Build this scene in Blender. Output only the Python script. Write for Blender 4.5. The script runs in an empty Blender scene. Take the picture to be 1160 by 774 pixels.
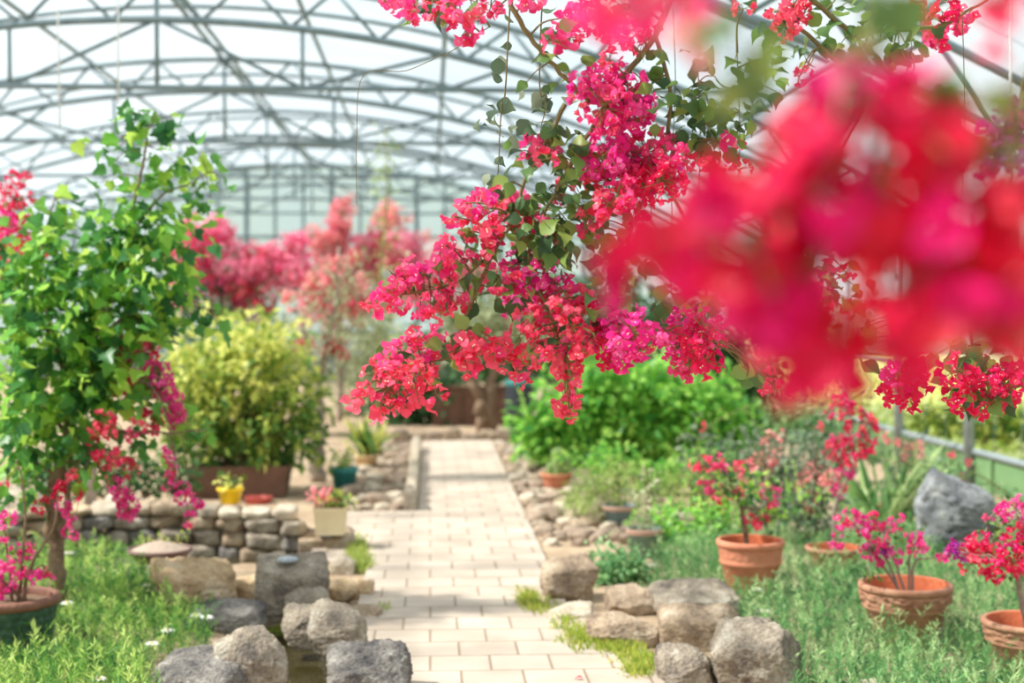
import bpy, math, random
import numpy as np
from mathutils import Vector, Matrix, Euler, noise

random.seed(7)
rng = np.random.default_rng(11)
scene = bpy.context.scene
COL = scene.collection
PI = math.pi

# ------------------------------------------------------------------ camera
F = 50 / 36 * 1160.0
EYE = np.array([0.0, 0.0, 1.5])
cam_d = bpy.data.cameras.new('camera')
cam = bpy.data.objects.new('camera', cam_d)
COL.objects.link(cam)
scene.camera = cam
cam_d.lens = 50
cam_d.sensor_width = 36
cam_d.clip_start = 0.05
cam_d.clip_end = 300
cam.location = EYE
yaw = -math.atan(93 / F)
pitch = -math.atan(37 / F)
RM = Matrix.Rotation(yaw, 3, 'Z') @ Matrix.Rotation(PI / 2 + pitch, 3, 'X')
cam.rotation_euler = RM.to_euler()
cam_d.dof.use_dof = True
cam_d.dof.focus_distance = 4.15
cam_d.dof.aperture_fstop = 2.0
RN = np.array(RM)


def at(px, py, d):
    """point seen at photo pixel (px,py), d metres away along the path"""
    v = RN @ np.array([(px - 580) / F, -(py - 387) / F, -1.0])
    return EYE + v * (d / v[1])


def gd(px, py, z=0.0):
    """point at height z seen at pixel"""
    v = RN @ np.array([(px - 580) / F, -(py - 387) / F, -1.0])
    return EYE + v * ((z - EYE[2]) / v[2])


# ------------------------------------------------------------------ materials
def srgb(r, g, b):
    f = lambda c: (c / 12.92 if c <= 0.04045 else ((c + 0.055) / 1.055) ** 2.4)
    return (f(r / 255), f(g / 255), f(b / 255), 1.0)


def newmat(name):
    m = bpy.data.materials.new(name)
    m.use_nodes = True
    nt = m.node_tree
    nt.nodes.clear()
    out = nt.nodes.new('ShaderNodeOutputMaterial')
    return m, nt, out


def N(nt, typ, **kw):
    n = nt.nodes.new(typ)
    for k, v in kw.items():
        if k.startswith('i_'):
            n.inputs[k[2:].replace('_', ' ')].default_value = v
        else:
            setattr(n, k, v)
    return n


def ramp(nt, fac, stops):
    r = nt.nodes.new('ShaderNodeValToRGB')
    e = r.color_ramp.elements
    while len(e) > 1:
        e.remove(e[-1])
    e[0].position = stops[0][0]
    e[0].color = stops[0][1]
    for p, c in stops[1:]:
        x = e.new(p)
        x.color = c
    nt.links.new(fac, r.inputs[0])
    return r.outputs[0]


def leaf_mat(name, cols, trans=0.45, rough=0.45, tboost=1.0, spec=0.4):
    """thin leaf: per leaf tone from attribute 'var'; light passes through"""
    m, nt, out = newmat(name)
    a = N(nt, 'ShaderNodeAttribute', attribute_name='var')
    n = len(cols)
    c = ramp(nt, a.outputs['Fac'], [(i / max(1, n - 1), k) for i, k in enumerate(cols)])
    p = N(nt, 'ShaderNodeBsdfPrincipled')
    p.inputs['Roughness'].default_value = rough
    p.inputs['Specular IOR Level'].default_value = spec
    nt.links.new(c, p.inputs['Base Color'])
    t = N(nt, 'ShaderNodeBsdfTranslucent')
    g = N(nt, 'ShaderNodeGamma')
    g.inputs['Gamma'].default_value = tboost
    nt.links.new(c, g.inputs['Color'])
    nt.links.new(g.outputs[0], t.inputs['Color'])
    mx = N(nt, 'ShaderNodeMixShader')
    mx.inputs[0].default_value = trans
    nt.links.new(p.outputs[0], mx.inputs[1])
    nt.links.new(t.outputs[0], mx.inputs[2])
    nt.links.new(mx.outputs[0], out.inputs[0])
    return m


def solid_mat(name, col, rough=0.6, metal=0.0, col2=None, nscale=8.0, bump=0.0, bscale=60.0, spec=0.4):
    m, nt, out = newmat(name)
    p = N(nt, 'ShaderNodeBsdfPrincipled')
    p.inputs['Roughness'].default_value = rough
    p.inputs['Metallic'].default_value = metal
    p.inputs['Specular IOR Level'].default_value = spec
    tc = N(nt, 'ShaderNodeTexCoord')
    if col2 is not None:
        nz = N(nt, 'ShaderNodeTexNoise')
        nz.inputs['Scale'].default_value = nscale
        nz.inputs['Detail'].default_value = 5
        nz.inputs['Roughness'].default_value = 0.65
        nt.links.new(tc.outputs['Object'], nz.inputs['Vector'])
        c = ramp(nt, nz.outputs['Fac'], [(0.32, col), (0.68, col2)])
        nt.links.new(c, p.inputs['Base Color'])
    else:
        p.inputs['Base Color'].default_value = col
    if bump:
        nb = N(nt, 'ShaderNodeTexNoise')
        nb.inputs['Scale'].default_value = bscale
        nb.inputs['Detail'].default_value = 4
        nt.links.new(tc.outputs['Object'], nb.inputs['Vector'])
        b = N(nt, 'ShaderNodeBump')
        b.inputs['Strength'].default_value = bump
        b.inputs['Distance'].default_value = 0.02
        nt.links.new(nb.outputs['Fac'], b.inputs['Height'])
        nt.links.new(b.outputs[0], p.inputs['Normal'])
    nt.links.new(p.outputs[0], out.inputs[0])
    return m


def stone_mat(name, base, light, dark, speck=0.5, bump=0.5):
    m, nt, out = newmat(name)
    tc = N(nt, 'ShaderNodeTexCoord')
    p = N(nt, 'ShaderNodeBsdfPrincipled')
    p.inputs['Roughness'].default_value = 0.9
    p.inputs['Specular IOR Level'].default_value = 0.2
    n1 = N(nt, 'ShaderNodeTexNoise')
    n1.inputs['Scale'].default_value = 7
    n1.inputs['Detail'].default_value = 6
    n1.inputs['Roughness'].default_value = 0.6
    nt.links.new(tc.outputs['Object'], n1.inputs['Vector'])
    c1 = ramp(nt, n1.outputs['Fac'], [(0.32, dark), (0.5, base), (0.68, light)])
    n2 = N(nt, 'ShaderNodeTexNoise')
    n2.inputs['Scale'].default_value = 70
    n2.inputs['Detail'].default_value = 4
    nt.links.new(tc.outputs['Object'], n2.inputs['Vector'])
    c2 = ramp(nt, n2.outputs['Fac'], [(0.35, (0.45, 0.45, 0.45, 1)), (0.62, (1, 1, 1, 1))])
    mx = N(nt, 'ShaderNodeMix', data_type='RGBA', blend_type='MULTIPLY')
    mx.inputs[0].default_value = speck
    nt.links.new(c1, mx.inputs[6])
    nt.links.new(c2, mx.inputs[7])
    nt.links.new(mx.outputs[2], p.inputs['Base Color'])
    b = N(nt, 'ShaderNodeBump')
    b.inputs['Strength'].default_value = bump
    b.inputs['Distance'].default_value = 0.012
    nt.links.new(n2.outputs['Fac'], b.inputs['Height'])
    nt.links.new(b.outputs[0], p.inputs['Normal'])
    nt.links.new(p.outputs[0], out.inputs[0])
    return m


M = {}
# bougainvillea bracts
M['coral'] = leaf_mat('bract_coral', [srgb(238, 44, 90), srgb(250, 68, 104), srgb(255, 104, 132), srgb(248, 58, 130)], 0.45, 0.5, 0.75, 0.35)
M['pink'] = leaf_mat('bract_pink', [srgb(236, 30, 112), srgb(248, 52, 132), srgb(255, 92, 156), srgb(250, 66, 110)], 0.45, 0.5, 0.75, 0.35)
M['magenta'] = leaf_mat('bract_magenta', [srgb(230, 20, 132), srgb(246, 36, 156), srgb(253, 70, 158), srgb(255, 112, 192)], 0.45, 0.5, 0.75, 0.35)
M['crimson'] = leaf_mat('bract_crimson', [srgb(222, 14, 86), srgb(238, 26, 94), srgb(250, 48, 104), srgb(238, 18, 124)], 0.42, 0.5, 0.9, 0.35)
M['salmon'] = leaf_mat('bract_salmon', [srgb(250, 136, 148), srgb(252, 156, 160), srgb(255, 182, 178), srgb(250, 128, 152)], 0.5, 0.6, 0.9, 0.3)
M['purple'] = leaf_mat('bract_purple', [srgb(150, 30, 160), srgb(176, 50, 176), srgb(196, 40, 150), srgb(214, 30, 120)], 0.45, 0.5, 0.9, 0.3)
M['far_pink'] = leaf_mat('bract_haze_pink', [srgb(250, 104, 158), srgb(254, 130, 172), srgb(255, 164, 194), srgb(253, 134, 160)], 0.68, 0.6, 0.75, 0.3)  # paler than pink: background haze put into the bract colour
M['near_crimson'] = leaf_mat('bract_near_crimson', [srgb(196, 0, 60), srgb(220, 6, 74), srgb(240, 24, 84), srgb(226, 4, 100)], 0.4, 0.5, 1.0, 0.35)
M['near_coral'] = leaf_mat('bract_near_coral', [srgb(224, 14, 60), srgb(240, 40, 76), srgb(252, 84, 104), srgb(236, 20, 84)], 0.4, 0.5, 1.0, 0.4)
M['near_magenta'] = leaf_mat('bract_near_magenta', [srgb(206, 0, 96), srgb(226, 8, 118), srgb(240, 40, 130), srgb(230, 10, 90)], 0.4, 0.5, 1.0, 0.35)
M['floret'] = solid_mat('floret_cream', srgb(250, 244, 220), 0.5)
# leaves
M['leaf_fresh'] = leaf_mat('leaf_fresh', [srgb(42, 98, 56), srgb(76, 142, 60), srgb(118, 182, 62), srgb(186, 222, 84)], 0.52, 0.38, 0.75)
M['leaf_vine'] = leaf_mat('leaf_vine', [srgb(52, 84, 50), srgb(82, 116, 66), srgb(104, 142, 66), srgb(150, 172, 84)], 0.4, 0.4, 0.85)
M['leaf_grey'] = leaf_mat('leaf_grey', [srgb(72, 96, 74), srgb(96, 120, 92), srgb(128, 146, 116), srgb(166, 176, 150)], 0.35, 0.5, 0.85)
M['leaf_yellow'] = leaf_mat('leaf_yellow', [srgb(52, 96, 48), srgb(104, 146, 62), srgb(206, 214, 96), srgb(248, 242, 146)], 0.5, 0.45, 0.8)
M['leaf_bright'] = leaf_mat('leaf_bright', [srgb(66, 138, 62), srgb(112, 186, 74), srgb(156, 216, 88), srgb(196, 236, 112)], 0.5, 0.4, 0.8)
M['leaf_dark'] = leaf_mat('leaf_dark', [srgb(34, 70, 44), srgb(52, 94, 54), srgb(78, 122, 66), srgb(100, 146, 84)], 0.35, 0.45, 0.85)
M['leaf_pale'] = leaf_mat('leaf_pale', [srgb(124, 158, 78), srgb(156, 186, 92), srgb(186, 206, 116), srgb(206, 218, 140)], 0.45, 0.55, 0.8)
M['leaf_blue'] = leaf_mat('leaf_blue', [srgb(84, 138, 90), srgb(116, 168, 108), srgb(150, 194, 130), srgb(186, 216, 156)], 0.4, 0.5, 0.85)
M['leaf_olive'] = leaf_mat('leaf_olive', [srgb(134, 150, 110), srgb(164, 174, 130), srgb(186, 192, 152), srgb(204, 204, 170)], 0.4, 0.6, 0.9)
M['spike'] = leaf_mat('leaf_spike', [srgb(30, 80, 52), srgb(78, 140, 80), srgb(128, 184, 108), srgb(198, 226, 160)], 0.42, 0.5, 0.8)
M['spike_l'] = leaf_mat('leaf_spike_sunny', [srgb(28, 78, 44), srgb(74, 138, 60), srgb(140, 188, 76), srgb(206, 228, 124)], 0.45, 0.5, 0.8)
M['lawn'] = leaf_mat('leaf_lawn', [srgb(130, 160, 60), srgb(160, 184, 78), srgb(186, 198, 104), srgb(200, 200, 130)], 0.4, 0.6, 0.85)
M['moss'] = leaf_mat('leaf_moss', [srgb(120, 150, 50), srgb(160, 184, 64), srgb(196, 204, 86), srgb(206, 196, 112)], 0.4, 0.6, 0.85)
# wood, metal
M['bark'] = solid_mat('bark', srgb(104, 84, 66), 0.9, 0, srgb(150, 126, 102), 22, 0.5, 50)
M['bark_grey'] = solid_mat('bark_grey', srgb(138, 124, 112), 0.9, 0, srgb(176, 160, 146), 18, 0.4, 40)
M['twig'] = solid_mat('twig', srgb(112, 92, 62), 0.8, 0, srgb(128, 122, 74), 25)
M['twig_green'] = solid_mat('twig_green', srgb(116, 128, 62), 0.7, 0, srgb(140, 130, 80), 25)
M['steel'] = solid_mat('galvanised_steel', srgb(104, 124, 132), 0.5, 0.3, srgb(130, 148, 154), 6)
M['steel_light'] = solid_mat('galvanised_rail', srgb(132, 144, 150), 0.5, 0.3, srgb(160, 170, 174), 9)
M['wire'] = solid_mat('white_wire', srgb(226, 230, 232), 0.6)
M['greenboard'] = solid_mat('green_board', srgb(98, 134, 92), 0.7, 0, srgb(120, 154, 106), 3)
# stones
M['st_grey'] = stone_mat('stone_grey', srgb(166, 153, 136), srgb(208, 199, 184), srgb(110, 101, 94), 0.6, 1.0)
M['st_dark'] = stone_mat('stone_dark', srgb(138, 132, 126), srgb(186, 180, 172), srgb(86, 83, 84), 0.7, 1.0)
M['st_tan'] = stone_mat('stone_tan', srgb(206, 178, 142), srgb(228, 210, 184), srgb(170, 138, 104), 0.45, 0.7)
M['st_brown'] = stone_mat('stone_brown', srgb(180, 158, 134), srgb(212, 196, 174), srgb(130, 112, 96), 0.55, 0.9)
M['st_pale'] = stone_mat('stone_pale', srgb(196, 182, 162), srgb(220, 208, 190), srgb(160, 146, 128), 0.35, 0.4)
M['st_rubble'] = stone_mat('stone_rubble', srgb(164, 144, 126), srgb(194, 176, 158), srgb(120, 104, 90), 0.4, 0.5)
M['st_scholar'] = stone_mat('stone_scholar', srgb(146, 149, 152), srgb(188, 190, 190), srgb(92, 95, 100), 0.6, 0.9)
# pots
M['terracotta'] = solid_mat('terracotta', srgb(196, 118, 88), 0.8, 0, srgb(216, 146, 116), 9, 0.15, 90)
M['terracotta_old'] = solid_mat('terracotta_old', srgb(160, 108, 84), 0.85, 0, srgb(190, 146, 118), 12, 0.25, 70)
M['terracotta_in'] = solid_mat('terracotta_inside', srgb(190, 96, 60), 0.85, 0, srgb(206, 118, 80), 12, 0.2, 70)
M['potgreen'] = solid_mat('dark_green_weave', srgb(40, 70, 54), 0.6, 0, srgb(66, 96, 74), 20, 0.2, 60)
M['brownrim'] = solid_mat('brown_rim', srgb(110, 72, 58), 0.7, 0, srgb(140, 98, 80), 14, 0.3, 60)
M['traybrown'] = solid_mat('brown_tray', srgb(96, 72, 66), 0.7, 0, srgb(120, 92, 84), 10)
M['yellow'] = solid_mat('yellow_plastic', srgb(244, 200, 22), 0.35)
M['cream'] = solid_mat('cream_pot', srgb(226, 204, 164), 0.7, 0, srgb(238, 222, 188), 5)
M['teal'] = solid_mat('teal_plastic', srgb(54, 136, 132), 0.45)
M['tanpot'] = solid_mat('tan_pot', srgb(206, 172, 126), 0.7, 0, srgb(222, 194, 152), 8)
M['bluepot'] = solid_mat('grey_blue_pot', srgb(112, 134, 142), 0.5, 0, srgb(136, 156, 160), 8)
M['greenpot'] = solid_mat('grey_green_pot', srgb(104, 134, 124), 0.55, 0, srgb(128, 152, 140), 8)
M['pinkrim'] = solid_mat('dusty_pink_rim', srgb(178, 138, 120), 0.7, 0, srgb(196, 160, 142), 8)
M['brownbox'] = solid_mat('brown_planter', srgb(98, 70, 58), 0.8, 0, srgb(122, 92, 76), 6)
M['redtray'] = solid_mat('red_tray', srgb(196, 92, 84), 0.6)
M['soil'] = solid_mat('potting_soil', srgb(92, 72, 56), 0.95, 0, srgb(138, 112, 90), 30, 0.6, 60)
M['gravel'] = solid_mat('tray_gravel', srgb(176, 152, 136), 0.95, 0, srgb(206, 186, 170), 60, 0.8, 120)
M['shell'] = solid_mat('silvery_shell', srgb(206, 212, 218), 0.3, 0.2, srgb(150, 160, 172), 25)
M['cactus'] = solid_mat('cactus_green', srgb(120, 150, 84), 0.7, 0, srgb(150, 176, 108), 20)
M['white_petal'] = leaf_mat('white_petal', [srgb(244, 244, 240), srgb(252, 252, 250)], 0.35, 0.6)
M['greycloth'] = solid_mat('grey_black_drum', srgb(52, 56, 62), 0.6)


# ------------------------------------------------------------------ mesh builder
class MB:
    def __init__(self):
        self.v, self.f4, self.f3, self.m4, self.m3, self.var = [], [], [], [], [], []
        self.n = 0

    def add(self, V, quads=None, tris=None, mat=0, var=0.5, mq=None, mt=None):
        V = np.asarray(V, dtype=np.float64).reshape(-1, 3)
        self.v.append(V)
        self.var.append(np.broadcast_to(np.asarray(var, dtype=np.float64), (len(V),)))
        if quads is not None and len(quads):
            q = np.asarray(quads, dtype=np.int64) + self.n
            self.f4.append(q)
            self.m4.append(np.full(len(q), mat) if mq is None else np.asarray(mq))
        if tris is not None and len(tris):
            t = np.asarray(tris, dtype=np.int64) + self.n
            self.f3.append(t)
            self.m3.append(np.full(len(t), mat) if mt is None else np.asarray(mt))
        self.n += len(V)

    def scatter(self, tmpl, P, R, S, var):
        """copies of a template (V, quads, tris, mats) at P with rotation R and scale S"""
        V, Q, T, mq, mt = tmpl
        k = len(P)
        if k == 0:
            return
        S = np.broadcast_to(np.asarray(S, dtype=np.float64), (k,))
        W = np.einsum('kij,vj->kvi', R, V) * S[:, None, None] + np.asarray(P)[:, None, :]
        off = (np.arange(k) * len(V))
        q = (Q[None] + off[:, None, None]).reshape(-1, 4) if len(Q) else None
        t = (T[None] + off[:, None, None]).reshape(-1, 3) if len(T) else None
        self.add(W.reshape(-1, 3), q, t, var=np.repeat(np.broadcast_to(var, (k,)), len(V)),
                 mq=np.tile(mq, k) if len(Q) else None, mt=np.tile(mt, k) if len(T) else None)

    def tube(self, pts, rad, sides=6, mat=0, cap=True):
        pts = np.asarray(pts, dtype=np.float64)
        k = len(pts)
        rad = np.broadcast_to(np.asarray(rad, dtype=np.float64), (k,))
        tan = np.gradient(pts, axis=0)
        tan /= np.linalg.norm(tan, axis=1, keepdims=True) + 1e-12
        ref = np.array([0.0, 0.0, 1.0]) if abs(tan[0][2]) < 0.9 else np.array([1.0, 0, 0])
        V = []
        u = np.cross(tan[0], ref)
        for i in range(k):
            u = u - tan[i] * np.dot(u, tan[i])
            u /= np.linalg.norm(u) + 1e-12
            w = np.cross(tan[i], u)
            a = np.linspace(0, 2 * PI, sides, endpoint=False)
            V.append(pts[i] + rad[i] * (np.cos(a)[:, None] * u + np.sin(a)[:, None] * w))
        V = np.concatenate(V)
        Q = []
        for i in range(k - 1):
            for j in range(sides):
                Q.append((i * sides + j, i * sides + (j + 1) % sides, (i + 1) * sides + (j + 1) % sides, (i + 1) * sides + j))
        T = []
        if cap:
            for j in range(1, sides - 1):
                T.append((0, j + 1, j))
                b = (k - 1) * sides
                T.append((b, b + j, b + j + 1))
        self.add(V, Q, T, mat)

    def box(self, c, s, rz=0.0, mat=0):
        c = np.asarray(c, float)
        s = np.asarray(s, float) / 2
        V = np.array([(x, y, z) for x in (-1, 1) for y in (-1, 1) for z in (-1, 1)]) * s
        ca, sa = math.cos(rz), math.sin(rz)
        V = V @ np.array([[ca, sa, 0], [-sa, ca, 0], [0, 0, 1]]) + c
        self.add(V, [(0, 1, 3, 2), (4, 6, 7, 5), (0, 4, 5, 1), (2, 3, 7, 6), (0, 2, 6, 4), (1, 5, 7, 3)], mat=mat)

    def lathe(self, prof, seg=48, mat=0, mats=None, disp=None, c=(0, 0, 0)):
        prof = np.asarray(prof, float)
        k = len(prof)
        a = np.linspace(0, 2 * PI, seg, endpoint=False)
        V = np.zeros((k, seg, 3))
        for i in range(k):
            r, z = prof[i]
            rr = np.full(seg, r)
            if disp is not None:
                rr = rr + np.array([disp(i, r, z, t) for t in a])
            V[i, :, 0] = rr * np.cos(a) + c[0]
            V[i, :, 1] = rr * np.sin(a) + c[1]
            V[i, :, 2] = z + c[2]
        Q, mq = [], []
        for i in range(k - 1):
            for j in range(seg):
                Q.append((i * seg + j, i * seg + (j + 1) % seg, (i + 1) * seg + (j + 1) % seg, (i + 1) * seg + j))
                mq.append(mats[i] if mats else mat)
        self.add(V.reshape(-1, 3), Q, mq=mq)

    def mesh(self, name, mats, smooth=True):
        V = np.concatenate(self.v)
        q = np.concatenate(self.f4) if self.f4 else np.zeros((0, 4), int)
        t = np.concatenate(self.f3) if self.f3 else np.zeros((0, 3), int)
        me = bpy.data.meshes.new(name)
        me.vertices.add(len(V))
        me.vertices.foreach_set('co', V.astype(np.float32).ravel())
        loops = np.concatenate([q.ravel(), t.ravel()]).astype(np.int32)
        me.loops.add(len(loops))
        me.loops.foreach_set('vertex_index', loops)
        nf = len(q) + len(t)
        me.polygons.add(nf)
        st = np.concatenate([np.arange(len(q)) * 4, len(q) * 4 + np.arange(len(t)) * 3]).astype(np.int32)
        me.polygons.foreach_set('loop_start', st)
        mi = np.concatenate((self.m4 if self.f4 else []) + (self.m3 if self.f3 else []) + [np.zeros(0)]).astype(np.int32)
        me.polygons.foreach_set('material_index', mi)
        me.polygons.foreach_set('use_smooth', np.full(nf, smooth))
        at_ = me.attributes.new('var', 'FLOAT', 'POINT')
        at_.data.foreach_set('value', np.concatenate(self.var).astype(np.float32))
        me.update(calc_edges=True)
        me.validate()
        for m in (mats if isinstance(mats, (list, tuple)) else [mats]):
            me.materials.append(m)
        return me

    def build(self, name, mats, parent=None, loc=None, smooth=True):
        return obj(name, self.mesh(name, mats, smooth), parent, loc)


def obj(name, me, parent=None, loc=None, rot=None, scl=None):
    o = bpy.data.objects.new(name, me)
    COL.objects.link(o)
    if parent is not None:
        o.parent = parent
    if loc is not None:
        o.location = loc
    if rot is not None:
        o.rotation_euler = rot
    if scl is not None:
        o.scale = (scl,) * 3 if np.isscalar(scl) else scl
    return o


def tag(o, label=None, cat=None, group=None, kind=None):
    if label:
        o['label'] = label
    if cat:
        o['category'] = cat
    if group:
        o['group'] = group
    if kind:
        o['kind'] = kind
    return o


def thing(name, label, cat, loc, group=None):
    o = bpy.data.objects.new(name, None)
    o.empty_display_size = 0.05
    COL.objects.link(o)
    o.location = loc
    return tag(o, label, cat, group)


# ------------------------------------------------------------------ templates
def tm(V, Q, T=(), mq=None, mt=None):
    V = np.asarray(V, float)
    Q = np.asarray(Q, int).reshape(-1, 4)
    T = np.asarray(T, int).reshape(-1, 3)
    return (V, Q, T, np.zeros(len(Q), int) if mq is None else np.asarray(mq, int), np.zeros(len(T), int) if mt is None else np.asarray(mt, int))


def surf(widths, curve, cols=3, fold=0.15, wave=0.0, seed=0):
    """leaf along +Y: widths at rows, curve(t)->(y,z); cols odd"""
    V, Q = [], []
    k = len(widths)
    for i, w in enumerate(widths):
        t = i / (k - 1)
        y, z = curve(t)
        for j in range(cols):
            s = j / (cols - 1) * 2 - 1
            V.append((s * w, y, z + fold * abs(s) * w + wave * math.sin(5.3 * t + 3 * s + seed) * abs(s) * w))
    for i in range(k - 1):
        for j in range(cols - 1):
            a = i * cols + j
            Q.append((a, a + 1, a + cols + 1, a + cols))
    return np.array(V), Q


OVATE = surf([0.03, 0.27, 0.33, 0.22, 0.02], lambda t: (t, 0.12 * math.sin(PI * t) - 0.18 * t * t), 3, 0.35)
T_OVATE = tm(*OVATE)
HEART = surf([0.08, 0.36, 0.40, 0.26, 0.10, 0.01], lambda t: (t - 0.02, 0.1 * math.sin(PI * t) - 0.22 * t * t), 3, 0.3, 0.25)
T_HEART = tm(*HEART)
T_LOW = tm([(0, 0, 0), (0.28, 0.45, 0.09), (0, 1, -0.08), (-0.28, 0.45, 0.09), (0, 0.5, 0)],
           [(0, 1, 2, 4), (0, 4, 2, 3)])
T_NARROW = tm([(0, 0, 0), (0.09, 0.4, 0.02), (0, 1, -0.05), (-0.09, 0.4, 0.02)], [(0, 1, 2, 3)])


def lobed():
    pts = [(0, 0), (0.14, -0.06), (0.42, 0.06), (0.36, 0.22), (0.52, 0.42), (0.28, 0.5), (0.2, 0.72), (0, 1.0)]
    R_ = pts[1:]
    ring = [pts[0]] + R_ + [(-x, y) for x, y in reversed(R_[:-1])]
    V = [(0, 0.34, 0.0)] + [(x, y, 0.28 * abs(x) - 0.16 * y * y) for x, y in ring]
    n = len(ring)
    T = [(0, 1 + i, 1 + (i + 1) % n) for i in range(n)]
    return tm(V, [], T)


T_LOBED = lobed()


def flower_template(hi=True, n=3, tilt=0.5, seed=0):
    """papery bracts in a cup round a cream floret; axis +Z, bract length 1"""
    r = random.Random(seed)
    V, Q, mq, T, mt = [], [], [], [], []
    off = 0
    for k in range(n):
        a0 = tilt + r.uniform(-0.22, 0.22)

        def curve(t, a0=a0):
            # rises steeply, leans outwards
            ang = PI / 2 - a0 * (0.5 + 1.05 * t)
            return (0.06 + t * math.cos(ang), t * math.sin(ang))
        if hi:
            v, q = surf([0.06, 0.34, 0.43, 0.33, 0.02], curve, 3, 0.32, 0.5, seed=r.uniform(0, 6))
        else:
            v = np.array([(0, *curve(0)), (0.40, *curve(0.5)), (0, *curve(1.0)), (-0.40, *curve(0.5))])
            q = [(0, 1, 2, 3)]
        az = k * 2 * PI / n + r.uniform(-0.2, 0.2)
        ca, sa = math.cos(az), math.sin(az)
        v = v @ np.array([[ca, sa, 0], [-sa, ca, 0], [0, 0, 1]])
        V.append(v)
        Q += [tuple(x + off for x in f) for f in q]
        mq += [0] * len(q)
        off += len(v)
    if hi:
        # two or three little star florets
        for k in range(2):
            az = r.uniform(0, 6.28)
            cx_, cy_, cz_ = 0.14 * math.cos(az), 0.14 * math.sin(az), r.uniform(0.42, 0.6)
            ring = [(cx_ + 0.10 * (1 if i % 2 else 0.45) * math.cos(i * PI / 5), cy_ + 0.10 * (1 if i % 2 else 0.45) * math.sin(i * PI / 5), cz_ + 0.02) for i in range(10)]
            V.append(np.array([(cx_, cy_, cz_)] + ring))
            T += [(off, off + 1 + i, off + 1 + (i + 1) % 10) for i in range(10)]
            mt += [1] * 10
            off += 11
    return tm(np.concatenate(V), Q, T, mq, mt)


FL_HI = [flower_template(True, 3, t, s) for s, t in enumerate((0.45, 0.62, 0.8, 0.55))]
FL_LO = [flower_template(False, 3, t, s) for s, t in enumerate((0.7, 0.95, 1.15))]


def unit(v):
    return v / (np.linalg.norm(v, axis=-1, keepdims=True) + 1e-12)


def frames_z(Z, g):
    """rotation matrices with z axis Z and random twist"""
    k = len(Z)
    a = g.normal(size=(k, 3))
    X = unit(np.cross(a, Z))
    Y = np.cross(Z, X)
    return np.stack([X, Y, Z], axis=2)


def frames_leaf(Nrm, D):
    """leaf frames: normal z ~ Nrm, length y ~ D"""
    Y = unit(D)
    X = unit(np.cross(Y, Nrm))
    Z = np.cross(X, Y)
    return np.stack([X, Y, Z], axis=2)


def leaves_into(mb, tmpl, C, size, g, up=0.8, droop=0.4, out=None, var=(0, 1), toward=None):
    k = len(C)
    nr = g.normal(size=(k, 3)) * 0.6
    nr[:, 2] += up
    if toward is not None:
        nr += toward
    D = g.normal(size=(k, 3))
    if out is not None:
        D = D * 0.6 + out
    D[:, 2] -= droop
    nr = unit(nr)
    R = frames_leaf(nr, unit(D))
    S = size * g.uniform(0.6, 1.2, size=k)
    mb.scatter(tmpl, C, R, S, g.uniform(var[0], var[1], size=k))


def ell(g, k, c, r, shell=0.0):
    u = unit(g.normal(size=(k, 3)))
    q = g.uniform(shell ** 3, 1, size=(k, 1)) ** (1 / 3)
    return np.asarray(c) + u * q * np.asarray(r), u


# ---- flower cluster meshes (shared by many clusters)
CL = {}


def cluster_mesh(tone, size, seed):
    key = (tone, size, seed)
    if key in CL:
        return CL[key]
    g = np.random.default_rng(seed * 131 + sum(map(ord, tone + size)))
    nfl, rad, bl, hi = {'s': (6, 0.026, 0.025, True), 'm': (14, 0.044, 0.026, True), 'l': (42, 0.09, 0.029, True),
                        'q': (12, 0.06, 0.036, False), 'b': (54, 0.22, 0.05, False), 'g': (1, 0.0, 0.03, True)}[size]
    P, u = ell(g, nfl, (0, 0, 0), (rad, rad, rad * 0.85), 0.25)
    ax = unit(u + g.normal(size=u.shape) * 0.45 + np.array([0, 0, -0.15]))
    R = frames_z(ax, g)
    mb = MB()
    pool = FL_HI if hi else FL_LO
    w = g.integers(0, len(pool), size=nfl)
    var = np.clip(g.normal(0.5, 0.28, size=nfl), 0, 1)
    sc = bl * g.uniform(0.75, 1.15, size=nfl)
    for i, t in enumerate(pool):
        s = w == i
        mb.scatter(t, P[s], R[s], sc[s], var[s])
    if nfl > 1:
        # little green stalks that tie the flowers together
        for i in range(nfl):
            mb.tube([P[i] * 0.0, P[i] * 0.6 + np.array([0, 0, 0.004]), P[i]], 0.0011, 4, mat=2, cap=False)
    CL[key] = mb.mesh('flower_cluster', [M[tone], M['near_coral'] if tone.startswith('near') else M['floret'], M['twig_green']])
    return CL[key]


def put_cluster(parent, base, pos, tone, size, g, scale=1.0):
    me = cluster_mesh(tone, size, int(g.integers(0, 3)))
    s = scale * g.uniform(0.88, 1.14)
    return obj('flower_cluster', me, parent, Vector(pos) - Vector(base), Euler(g.uniform(0, 6.28, 3)), (s * g.uniform(.85, 1.15), s * g.uniform(.85, 1.15), s))


def smooth_line(pts, n=6):
    """catmull-rom through pts"""
    P = [np.asarray(p, float) for p in pts]
    if len(P) < 3:
        return np.array([P[0] + (P[-1] - P[0]) * t for t in np.linspace(0, 1, n)])
    P = [2 * P[0] - P[1]] + P + [2 * P[-1] - P[-2]]
    out = []
    for i in range(1, len(P) - 2):
        for t in np.linspace(0, 1, n, endpoint=False):
            a, b, c, d = P[i - 1], P[i], P[i + 1], P[i + 2]
            out.append(0.5 * (2 * b + (c - a) * t + (2 * a - 5 * b + 4 * c - d) * t * t + (3 * b - a - 3 * c + d) * t ** 3))
    out.append(P[-2])
    return np.array(out)


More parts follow.
